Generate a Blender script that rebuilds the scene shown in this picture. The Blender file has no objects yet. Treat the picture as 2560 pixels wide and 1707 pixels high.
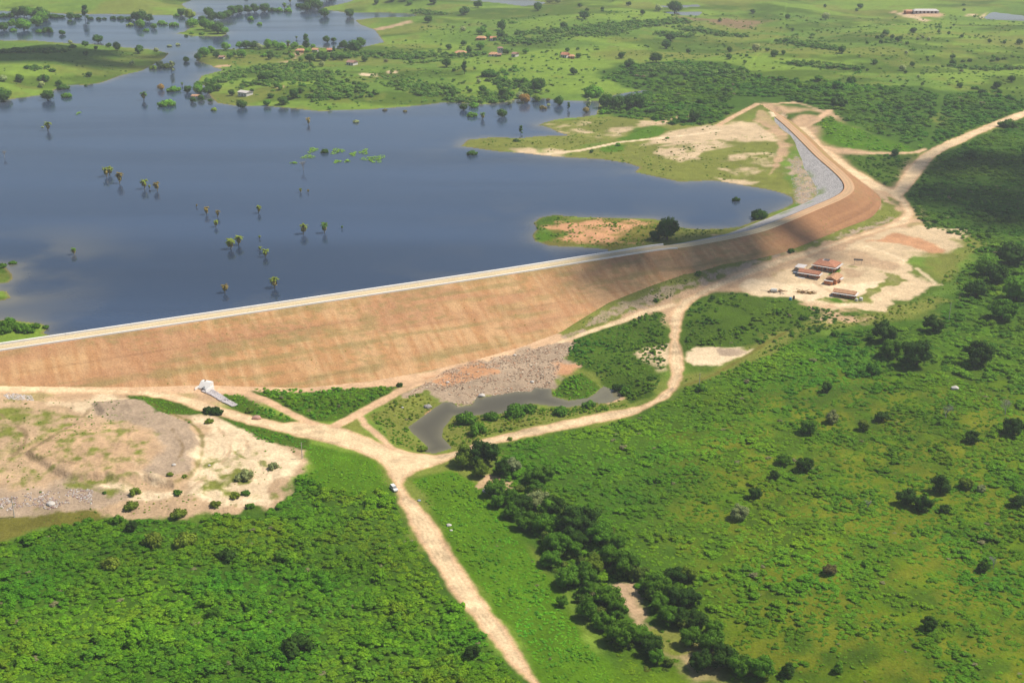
import bpy, bmesh, math, random
import numpy as np
from mathutils import Vector, Matrix
random.seed(7); rng = np.random.default_rng(7)
R = math.radians
scene = bpy.context.scene
col = scene.collection

# ------------------------------------------------------------ camera, sky, sun, exposure
CAMZ = 220.0; PITCH = R(20.7); FO = 3000.0            # focal length in 2352-wide picture units
cam_d = bpy.data.cameras.new("camera"); cam = bpy.data.objects.new("camera", cam_d); col.objects.link(cam)
cam_d.sensor_width = 36.0; cam_d.lens = FO/2352*36.0
cam_d.clip_start = 1.0; cam_d.clip_end = 40000.0
cam.location = (0, 0, CAMZ); cam.rotation_euler = (R(90)-PITCH, 0, 0)
scene.camera = cam
cam_d.dof.use_dof = False
SUN_EL, SUN_AZ = R(57), R(82)                          # azimuth clockwise from +Y
w = bpy.data.worlds.new("World"); scene.world = w; w.use_nodes = True
nt = w.node_tree; bg = nt.nodes["Background"]
sky = nt.nodes.new("ShaderNodeTexSky"); sky.sky_type = 'NISHITA'; sky.sun_disc = False
sky.sun_elevation = SUN_EL; sky.sun_rotation = SUN_AZ; sky.air_density = 1.0; sky.dust_density = 0.6; sky.ozone_density = 1.0
nt.links.new(sky.outputs[0], bg.inputs[0]); bg.inputs[1].default_value = 0.085
sl = bpy.data.lights.new("sun", 'SUN'); sl.energy = 4.9; sl.angle = R(0.53); sl.color = (1.0, 0.955, 0.86)
so = bpy.data.objects.new("sun", sl); col.objects.link(so)
sdir = Vector((math.sin(SUN_AZ)*math.cos(SUN_EL), math.cos(SUN_AZ)*math.cos(SUN_EL), math.sin(SUN_EL)))
so.rotation_euler = sdir.to_track_quat('Z', 'Y').to_euler(); so.location = (300, 0, 600)
vs = scene.view_settings
vs.view_transform = 'Standard'; vs.look = 'None'; vs.exposure = 0.30; vs.gamma = 1.0; vs.use_curve_mapping = False
scene.cycles.filter_width = 1.5
scene.cycles.max_bounces = 5; scene.cycles.diffuse_bounces = 2; scene.cycles.glossy_bounces = 2
scene.cycles.transparent_max_bounces = 6; scene.cycles.volume_bounces = 0
scene.cycles.use_denoising = True

# ------------------------------------------------------------ picture units -> world
def lin(c):
    c = np.asarray(c, float)/255.0
    return np.where(c <= .04045, c/12.92, ((c+.055)/1.055)**2.4)
FR = {'O': (0, 0, 1), 'A': (0, 0, .1719), 'B': (367.5, 0, .1719), 'C': (441, 73.5, .1719), 'D': (1010.7, 55.1, .15625),
      'E': (1102.5, 202.1, .1719), 'F': (1984.6, 0, .15625), 'H': (1690.6, 551.3, .15625), 'Q': (404.3, 845.3, .1016),
      'T00': (0, 0, .334), 'T10': (784.1, 0, .334), 'T20': (1568.2, 0, .334), 'T01': (0, 522.8, .334),
      'T11': (784.1, 522.8, .334), 'T21': (1568.2, 522.8, .334), 'T02': (0, 1044.6, .334), 'T12': (784.1, 1044.6, .334),
      'T22': (1568.2, 1044.6, .334)}
def fr(f, pts):
    ox, oy, s = FR[f]; return [(ox+s*p[0], oy+s*p[1]) for p in pts]
def unproj(px, z):
    px = np.asarray(px, float).reshape(-1, 2); z = np.broadcast_to(np.asarray(z, float), (len(px),))
    u = (px[:, 0]-1176)/FO; v = (784-px[:, 1])/FO
    c, s = math.cos(PITCH), math.sin(PITCH)
    dx, dy, dz = u, c+v*s, -s+v*c
    t = (z-CAMZ)/dz
    return np.stack([dx*t, dy*t], 1)

# ------------------------------------------------------------ noise
def _h(ix, iy, seed):
    n = (ix.astype(np.int64)*374761393 + iy.astype(np.int64)*668265263 + seed*1442695041) & 0xffffffff
    n = ((n ^ (n >> 13))*1274126177) & 0xffffffff
    return ((n ^ (n >> 16)) & 0xffffff)/float(0xffffff)
def vn(x, y, seed=0):
    x = np.asarray(x, float); y = np.asarray(y, float)
    ix = np.floor(x); iy = np.floor(y); fx = x-ix; fy = y-iy
    fx = fx*fx*(3-2*fx); fy = fy*fy*(3-2*fy)
    a = _h(ix, iy, seed); b = _h(ix+1, iy, seed); c = _h(ix, iy+1, seed); d = _h(ix+1, iy+1, seed)
    return (a+(b-a)*fx)*(1-fy) + (c+(d-c)*fx)*fy
def fbm(x, y, seed=0, o=4, g=.5):
    t = 0; a = 1; n = 0
    for i in range(o):
        t = t + a*vn(x*2**i+17.3*i, y*2**i+9.1*i, seed+i*31); n += a; a *= g
    return t/n
def ss(a, b, x):
    t = np.clip((x-a)/(b-a), 0, 1); return t*t*(3-2*t)

# ------------------------------------------------------------ signed distance to closed polygons (negative inside), capped
def sdist(P, poly, cap=80.0):
    poly = np.asarray(poly, float)
    out = np.full(len(P), cap)
    lo = poly.min(0)-cap; hi = poly.max(0)+cap
    m = np.where((P[:, 0] > lo[0]) & (P[:, 0] < hi[0]) & (P[:, 1] > lo[1]) & (P[:, 1] < hi[1]))[0]
    for k in range(0, len(m), 400000):
        mm = m[k:k+400000]; X = P[mm, 0]; Y = P[mm, 1]
        d2 = np.full(len(mm), 1e18); ins = np.zeros(len(mm), bool)
        for i in range(len(poly)):
            x0, y0 = poly[i]; x1, y1 = poly[(i+1) % len(poly)]
            ex, ey = x1-x0, y1-y0; l2 = ex*ex+ey*ey+1e-12
            t = np.clip(((X-x0)*ex+(Y-y0)*ey)/l2, 0, 1)
            d2 = np.minimum(d2, (X-x0-t*ex)**2+(Y-y0-t*ey)**2)
            if y0 != y1:
                c = ((y0 > Y) != (y1 > Y)) & (X < (x1-x0)*(Y-y0)/(y1-y0)+x0); ins ^= c
        d = np.sqrt(d2); out[mm] = np.where(ins, -d, np.minimum(d, cap))
    return out
def ldist(P, line, cap=80.0):
    line = np.asarray(line, float); out = np.full(len(P), cap)
    lo = line.min(0)-cap; hi = line.max(0)+cap
    m = np.where((P[:, 0] > lo[0]) & (P[:, 0] < hi[0]) & (P[:, 1] > lo[1]) & (P[:, 1] < hi[1]))[0]
    X = P[m, 0]; Y = P[m, 1]; d2 = np.full(len(m), 1e18)
    for i in range(len(line)-1):
        x0, y0 = line[i]; x1, y1 = line[i+1]; ex, ey = x1-x0, y1-y0; l2 = ex*ex+ey*ey+1e-12
        t = np.clip(((X-x0)*ex+(Y-y0)*ey)/l2, 0, 1)
        d2 = np.minimum(d2, (X-x0-t*ex)**2+(Y-y0-t*ey)**2)
    out[m] = np.minimum(np.sqrt(d2), cap); return out
def smooth_line(pts, step=4.0):
    p = np.asarray(pts, float); p = np.vstack([2*p[0]-p[1], p, 2*p[-1]-p[-2]]); out = []
    for i in range(1, len(p)-2):
        n = max(2, int(np.linalg.norm(p[i+1]-p[i])/step))
        for k in range(n):
            t = k/n
            out.append(.5*((2*p[i])+(-p[i-1]+p[i+1])*t+(2*p[i-1]-5*p[i]+4*p[i+1]-p[i+2])*t*t+(-p[i-1]+3*p[i]-3*p[i+1]+p[i+2])*t**3))
    out.append(p[-2]); return np.array(out)

# ------------------------------------------------------------ dam axis and lake
W = 14.0; CREST = 20.0; CRW = 3.2                      # lake level, crest level, half crest width
crest_px = [(-330, 847), (0, 798.5), (400, 739), (784, 682), (1170, 624), (1480, 574), (1560, 565), (1620, 555), (1668, 546), (1735, 531), (1768, 520),
            (1822, 499), (1869, 479), (1919, 458), (1944, 443), (1951, 429), (1943, 412), (1922, 391), (1885, 359), (1852, 326),
            (1819, 294), (1785, 266), (1755, 249), (1739, 240)]
axis = smooth_line(unproj(crest_px, CREST), 5.0)
AX = axis
lake_px = [(-330, 880), (0, 815), (784, 700), (1170, 640), (1400, 600), (1395, 573), (1330, 568), (1262, 565), (1228, 554), (1222, 540), (1234, 526), (1225, 512), (1240, 500),
   (1275, 493), (1310, 497), (1400, 500), (1500, 502), (1545, 512), (1560, 522), (1600, 526), (1660, 525), (1700, 520), (1740, 505), (1760, 492),
   (1800, 478), (1820, 468), (1820, 455), (1800, 445), (1760, 435), (1700, 425), (1640, 415), (1560, 418), (1500, 405), (1458, 396), (1470, 385),
   (1440, 375), (1380, 366), (1300, 362), (1250, 358), (1200, 352), (1140, 348), (1058, 336), (1075, 321), (1130, 315), (1200, 317), (1240, 312),
   (1288, 312), (1309, 312), (1283, 305), (1269, 298), (1252, 291), (1235, 288), (1249, 282), (1274, 275), (1300, 271), (1335, 269), (1369, 264),
   (1377, 236), (1393, 231), (1439, 230), (1446, 219), (1481, 211), (1500, 208), (1480, 208), (1437, 214), (1395, 224), (1384, 233), (1343, 233),
   (1300, 232), (1254, 228), (1221, 224), (1209, 221), (1206, 229), (1183, 230), (1163, 235), (1137, 238), (1102, 241), (1050, 236), (1020, 236),
   (990, 240), (930, 246), (845, 252), (780, 254), (733, 256), (664, 249), (613, 244), (544, 244), (498, 237), (486, 225), (480, 216), (470, 211),
   (474, 200), (453, 189), (462, 175), (493, 166), (513, 161), (493, 156), (484, 151), (462, 144), (450, 140), (451, 127), (458, 118),
   (493, 113), (544, 113), (600, 104), (682, 103), (742, 110), (819, 111), (851, 104), (881, 97), (861, 70), (827, 57), (814, 47), (858, 41),
   (941, 39), (961, 35), (928, 31), (854, 29), (814, 30), (794, 30), (772, 26), (737, 23), (745, 17), (770, 12), (800, 5), (840, -10), (880, -60),
   (-900, -60), (-900, 880)]
LAKE = unproj(lake_px, W)
isl_px = [
  [(-900, 26), (0, 26), (86, 29), (155, 33), (241, 33), (404, 36), (443, 36), (450, 33), (441, 26), (428, 19), (417, 10), (436, 3), (450, -3), (480, -55), (-900, -55)],
  [(-900, 93), (0, 93), (77, 93), (138, 98), (206, 101), (275, 108), (344, 113), (388, 122), (378, 134), (354, 148), (327, 163), (275, 175), (232, 191), (198, 196),
   (160, 196), (127, 206), (103, 218), (52, 225), (0, 231), (-900, 300)],
  [(403, 77), (425, 72), (440, 62), (450, 52), (480, 50), (500, 60), (522, 78), (510, 84), (450, 84), (420, 80)],
  [(-60, 606), (12, 612), (28, 630), (30, 640), (18, 650), (-60, 655)],
  [(-60, 664), (15, 668), (26, 684), (8, 690), (-60, 700)],
  [(-400, 735), (-40, 733), (40, 736), (100, 744), (110, 754), (100, 765), (125, 772), (90, 800), (-400, 870)]]
ISL = [unproj(p, W) for p in isl_px]
up = AX[-1]-AX[-3]; up = up/np.linalg.norm(up)
DOWN = np.vstack([AX, [AX[-1]+up*60], unproj([(1800, 60), (1830, -150)], 20.0), [[30000, 30000]], [[30000, -3000]], [[-6000, -3000]], [[-6000, AX[0, 1]-400]]])
def poly_lin(p): return np.asarray(p, float)
def is_down(P):
    d = sdist(P, DOWN, 1.0); return d < 0
def lake_sd(P, cap=250.0):
    s = sdist(P, LAKE, cap)
    for q in ISL: s = np.maximum(s, -sdist(P, q, cap))
    return s                                           # negative = water
# control points: (px, py, ground height)
CTL = [(0, 886, 11.25), (-300, 905, 14), (150, 888, 8.5), (300, 888, 5.75), (470, 884, 3.25), (560, 886, 1.25), (700, 890, -1.5), (850, 875, -2.6), (980, 852, -2.6),
  (1100, 825, -2), (1200, 795, -.6), (1290, 762, 1.2), (1330, 735, 3.4), (1400, 695, 6.7), (1500, 655, 9.5), (1580, 628, 11.5), (1660, 607, 12.5), (1740, 592, 12.5), (1850, 560, 12.3),
  (1950, 520, 12), (2000, 500, 11.6), (2022, 478, 12), (2020, 450, 12.4), (1990, 425, 14.5), (1950, 398, 16.8), (1910, 366, 17.6), (1870, 325, 16.8), (1830, 290, 17), (1790, 262, 17.5),
  (1300, 778, .6), (1400, 742, 1.5), (1500, 700, 3.5), (1600, 655, 6), (1700, 615, 8.5), (1900, 558, 10), (2050, 505, 10.5), (2062, 470, 11), (1738, 228, 18.6), (1700, 262, 19.5), (1790, 320, 17.5),
  (1757, 290, 15.6), (1775, 312, 14.6), (1815, 400, 14.2), (1860, 430, 14), (1050, 960, -1), (1350, 920, -.5), (1200, 930, 0), (1450, 820, 1.5), (1550, 870, 2), (1560, 700, 4), (1800, 650, 6), (2000, 640, 8), (2140, 660, 7),
  (1000, 1080, 1.5), (700, 1000, 4), (400, 930, 6), (200, 1000, 8), (430, 1040, 7), (100, 1120, 7), (600, 1090, 5.5), (620, 1200, 2.5), (300, 1215, 3), (0, 1215, 5), (0, 1500, 4),
  (500, 1400, 2), (900, 1250, 1), (1180, 1500, 2), (1150, 1150, -1), (1350, 1350, -2), (1500, 1530, -3), (1420, 1180, 1), (1800, 1000, 4), (2000, 1300, 4), (2300, 1450, 6), (2300, 1000, 7),
  (2250, 750, 8), (2300, 500, 11), (2100, 400, 12), (2352, 260, 17), (2000, 300, 16), (2150, 250, 19), (1950, 200, 22), (1600, 200, 18), (2300, 150, 25), (2000, 90, 28), (1600, 60, 24),
  (1300, 120, 21), (1000, 150, 20), (1200, 30, 22), (600, 200, 16.5), (700, 150, 17), (200, 140, 19), (0, 60, 15), (200, 0, 22), (1700, 360, 16), (1500, 330, 15.5), (1300, 540, 14.8), (1500, 530, 15),
  (1640, 555, 16)]
cpx = np.array([c[:2] for c in CTL], float); cz = np.array([c[2] for c in CTL], float)
CP = unproj(cpx, cz)
SC = 35+.06*np.hypot(CP[:, 0], CP[:, 1])
def base_h(P):
    num = np.zeros(len(P)); den = np.zeros(len(P))
    for i in range(len(CP)):
        d2 = (P[:, 0]-CP[i, 0])**2+(P[:, 1]-CP[i, 1])**2
        wt = 1.0/(d2+(SC[i]*.45)**2)**1.7*SC[i]**2.4; num += wt*cz[i]; den += wt
    return num/den
# foot of the dam: where the earth face ends, from the same crest and slope
TOE = [(-300, 905, 14), (0, 886, 11.25), (150, 888, 8.5), (300, 888, 5.75), (470, 884, 3.25), (560, 886, 1.25), (700, 890, -1.75), (850, 875, -3), (980, 852, -3), (1100, 825, -2.25), (1200, 795, -1), (1290, 762, 1), (1330, 735, 3.25),
  (1400, 695, 6.75), (1500, 655, 9.5), (1580, 628, 11.5), (1660, 607, 12.75), (1740, 594, 12.25), (1850, 560, 12.25), (1950, 520, 11.75), (2000, 500, 11.25), (2022, 478, 12), (2020, 450, 12), (1990, 425, 14.5), (1950, 398, 16.6), (1900, 350, 17)]
AXL = np.r_[0, np.cumsum(np.linalg.norm(np.diff(AX, axis=0), axis=1))]
def near_axis(P):
    best = np.full(len(P), 1e9); u = np.zeros(len(P))
    for i in range(len(AX)-1):
        e = AX[i+1]-AX[i]; l2 = (e*e).sum(); t = np.clip(((P-AX[i])@e)/l2, 0, 1); d = np.hypot(P[:, 0]-AX[i, 0]-t*e[0], P[:, 1]-AX[i, 1]-t*e[1])
        m = d < best; best[m] = d[m]; u[m] = AXL[i]+t[m]*math.sqrt(l2)
    return best, u
_tp = np.array([unproj([t[:2]], t[2])[0] for t in TOE]); _td, _tu = near_axis(_tp); _to = np.argsort(_tu)
TU, TZ = _tu[_to], np.array([t[2] for t in TOE])[_to]
pond_px = fr('T11', [(460, 1370), (530, 1320), (640, 1240), (700, 1200), (760, 1200), (800, 1235), (900, 1220), (940, 1150), (960, 1170), (1190, 1130), (1300, 1130), (1330, 1100),
  (1440, 1110), (1450, 1160), (1560, 1190), (1700, 1170), (1760, 1130), (1800, 1090), (1900, 1130), (1920, 1170), (1850, 1200), (1640, 1222), (1560, 1232), (1450, 1225), (1300, 1205), (1250, 1240),
  (1080, 1280), (900, 1290), (770, 1290), (700, 1380), (690, 1440), (760, 1515), (640, 1550), (570, 1540), (590, 1500), (480, 1400)])
PONDS = [('pond_water', pond_px, -1.2, 14.0), 
         ('pond_water', fr('F', [(1760, 270), (1850, 200), (1900, 185), (2150, 215), (2352, 240), (2700, 250), (2700, 330), (2352, 302), (1900, 292)]), 26.5, 60.0),
         ('pond_water', fr('T10', [(690, -12), (900, 3), (1090, 20), (1240, 40), (1370, 38), (1400, 20), (1300, 3), (1100, -14)]), 21.0, 60.0),
         ('pond_water', fr('T10', [(2190, 78), (2290, 100), (2349, 105), (2460, 108), (2490, 75), (2400, 68), (2300, 72)]), 23.0, 60.0),
         ('pond_water', fr('T10', [(2170, 45), (2230, 50), (2349, 50), (2470, 45), (2450, 36), (2300, 36)]), 23.5, 60.0)]
FARP = [q[1] for q in PONDS[1:]]
PONDS = [(n, unproj(p, z), z, m) for n, p, z, m in PONDS]
MOUND = unproj([(-300, 920), (130, 925), (300, 915), (470, 955), (600, 1000), (700, 1035), (700, 1075), (640, 1130), (600, 1165), (430, 1185), (0, 1165), (-300, 1170)], 7.0)
TERR = unproj([(150, 985), (235, 950), (215, 925), (330, 912), (368, 942), (440, 975), (462, 1020), (442, 1078), (400, 1108), (330, 1090), (280, 1095), (150, 1090), (60, 1040)], 7.5)
def H(P, parts=False, raw=False):
    P = np.asarray(P, float).reshape(-1, 2)
    r = np.hypot(P[:, 0], P[:, 1])
    dn = is_down(P)
    b = base_h(P)
    hill = fbm(P[:, 0]/260, P[:, 1]/260, 5, 3)-.5
    far = ss(700, 1400, r)
    b = b + hill*(1.5+24*far)+(fbm(P[:, 0]/110, P[:, 1]/110, 6, 2)-.5)*7*ss(800, 1400, r)*ss(5, 120, b*0+np.abs(P[:, 0]-0)+50)
    b = b + (fbm(P[:, 0]/38, P[:, 1]/38, 9, 3)-.5)*(.9+1.2*far)
    nb = dn & (ldist(P, AX, 100.) < 95)
    if nb.any():
        dd, uu = near_axis(P[nb]); zt = np.interp(uu, TU, TZ); dt = CRW+2.1*(CREST-zt); k = ss(dt+20, dt+1, dd)*ss(AXL[-1]-40, AXL[-1]-90, uu)
        q = b[nb]; q = q*(1-k)+(zt+.12*(dt-dd).clip(-12, 0))*k; inside = ss(dt+.5, dt-2.5, dd)*ss(AXL[-1]-2, AXL[-1]-30, uu); q = q-inside*1.5; b[nb] = q
    mo = ss(6, -6, sdist(P, MOUND, 30.0)); b = b+1.8*ss(1.6, -1.6, sdist(P, TERR, 30.0)+2*(fbm(P[:, 0]/8, P[:, 1]/8, 45, 3)-.5))
    gul = np.abs(fbm(P[:, 0]/9+3*vn(P[:, 0]/14, P[:, 1]/14, 41), P[:, 1]/9, 42, 4)-.5)*2
    b = b + mo*(1.0*gul+1.6*fbm(P[:, 0]/28, P[:, 1]/28, 43, 3)-.8)
    sd = lake_sd(P)
    land = W + .12 + (np.maximum(b, W+1.0+.6*hill)-W)*ss(0, 70, sd) + .012*np.clip(sd, 0, 60)
    wat = W - .25 - np.clip(-sd*.10, 0, 6)
    upz = np.where(sd > 0, land, wat)
    z = np.where(dn, b, upz)
    for n, poly, zl, mg in PONDS if not raw else ():
        s = sdist(P, poly, mg)
        z = np.where(s < 0, zl-.15-np.clip(-s*.2, 0, 1.2), np.where(s < mg, zl+.08+np.where(z > zl+.08, z-zl-.08, (z-zl-.08)*ss(mg*.6, mg, s))*ss(0, mg, s), z))
    if parts: return z, sd, dn
    return z
def _lvl(px, z):
    for k in range(8): z = .4*z+.6*float(np.min(H(unproj(px, z), raw=True)))
    return z-.2
PONDS = PONDS[:1]+[(n, unproj(p, lv), lv, m) for (n, _, _, m), p in zip(PONDS[1:], FARP) for lv in [_lvl(p, 22.0)]]
print('ponds', [q[2] for q in PONDS])
def pix(px, f='O'):
    """picture points -> world points on the ground"""
    p = fr(f, px); z = np.full(len(p), 5.0)
    for k in range(14):
        P = unproj(p, z); z = .35*z+.65*H(P)
    P = unproj(p, z); return P, H(P)

# ============================================================ helpers for objects
def tag(o, label=None, cat=None, group=None, kind=None):
    if label: o['label'] = label
    if cat: o['category'] = cat
    if group: o['group'] = group
    if kind: o['kind'] = kind
    return o
def mesh_obj(name, verts, faces, mat=None, parent=None, smooth=False, cols=None, link=True):
    me = bpy.data.meshes.new(name)
    verts = np.asarray(verts, float)
    if isinstance(faces, np.ndarray) and faces.ndim == 2:
        n, k = faces.shape
        me.vertices.add(len(verts)); me.vertices.foreach_set('co', verts.ravel())
        me.loops.add(n*k); me.loops.foreach_set('vertex_index', faces.ravel().astype(np.int32))
        me.polygons.add(n); me.polygons.foreach_set('loop_start', np.arange(0, n*k, k, dtype=np.int32))
        me.update(calc_edges=True); me.validate()
    else:
        me.from_pydata([tuple(v) for v in verts], [], [tuple(f) for f in faces]); me.update()
    if smooth: me.polygons.foreach_set('use_smooth', np.ones(len(me.polygons), bool))
    if cols is not None:
        a = me.attributes.new('Col', 'FLOAT_COLOR', 'POINT')
        c4 = np.ones((len(verts), 4), np.float32); c4[:, :3] = cols; a.data.foreach_set('color', c4.ravel())
    if mat: me.materials.append(mat)
    o = bpy.data.objects.new(name, me)
    if link: col.objects.link(o)
    if parent: o.parent = parent
    return o
def empty(name, loc=(0, 0, 0), rz=0, label=None, cat=None, group=None, scale=1.0):
    o = bpy.data.objects.new(name, None); col.objects.link(o); o.location = loc; o.rotation_euler = (0, 0, rz)
    o.scale = (scale,)*3 if not hasattr(scale, '__len__') else scale
    o.empty_display_size = .5
    return tag(o, label, cat, group)
def mat_new(name, rough=.9, spec=.2):
    m = bpy.data.materials.new(name); m.use_nodes = True; p = m.node_tree.nodes['Principled BSDF']
    p.inputs['Roughness'].default_value = rough; p.inputs['Specular IOR Level'].default_value = spec
    return m, m.node_tree, p
def noise_mul(nt, src, scale, lo, hi, detail=4, coord='Object'):
    """multiply a colour output by a noise between lo and hi"""
    tc = nt.nodes.new('ShaderNodeTexCoord'); nz = nt.nodes.new('ShaderNodeTexNoise'); nz.inputs['Scale'].default_value = scale; nz.inputs['Detail'].default_value = detail
    nt.links.new(tc.outputs[coord], nz.inputs['Vector'])
    mr = nt.nodes.new('ShaderNodeMapRange'); mr.inputs[1].default_value = .3; mr.inputs[2].default_value = .7; mr.inputs[3].default_value = lo; mr.inputs[4].default_value = hi
    nt.links.new(nz.outputs['Fac'], mr.inputs[0])
    mx = nt.nodes.new('ShaderNodeMix'); mx.data_type = 'RGBA'; mx.blend_type = 'MULTIPLY'; mx.inputs['Factor'].default_value = 1
    nt.links.new(src, mx.inputs['A']); nt.links.new(mr.outputs[0], mx.inputs['B'])
    return mx.outputs['Result'], nz
def plain(name, rgb, rough=.8, lo=.8, hi=1.15, scale=1.5, spec=.2, bump=0):
    m, nt, p = mat_new(name, rough, spec)
    c = nt.nodes.new('ShaderNodeRGB'); c.outputs[0].default_value = (*rgb, 1)
    o, nz = noise_mul(nt, c.outputs[0], scale, lo, hi); nt.links.new(o, p.inputs['Base Color'])
    if bump:
        b = nt.nodes.new('ShaderNodeBump'); b.inputs['Distance'].default_value = bump; nt.links.new(nz.outputs['Fac'], b.inputs['Height']); nt.links.new(b.outputs[0], p.inputs['Normal'])
    return m
KG = 1.45                                              # picture brightness over albedo for open ground
def alb(r, g, b, k=None): return lin((r, g, b))/(k or KG)

# ============================================================ ground colour by place
D = {}
D['pasture'] = alb(130, 156, 54); D['pasture2'] = alb(106, 136, 48); D['shrubfloor'] = alb(76, 108, 28); D['lawn'] = alb(118, 126, 28)
D['sand'] = alb(228, 198, 156); D['cream'] = alb(248, 218, 176); D['tan'] = alb(206, 172, 134); D['red'] = alb(216, 160, 116)
D['road'] = alb(246, 212, 166); D['road2'] = alb(230, 188, 146); D['grey'] = alb(190, 164, 136); D['pink'] = alb(212, 174, 134)
D['olive'] = alb(132, 136, 58); D['brown'] = alb(122, 116, 48); D['fresh'] = alb(88, 124, 20); D['mud'] = alb(150, 125, 90)
D['yellow'] = alb(104, 128, 16); D['dkgreen'] = alb(80, 106, 24)
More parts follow.
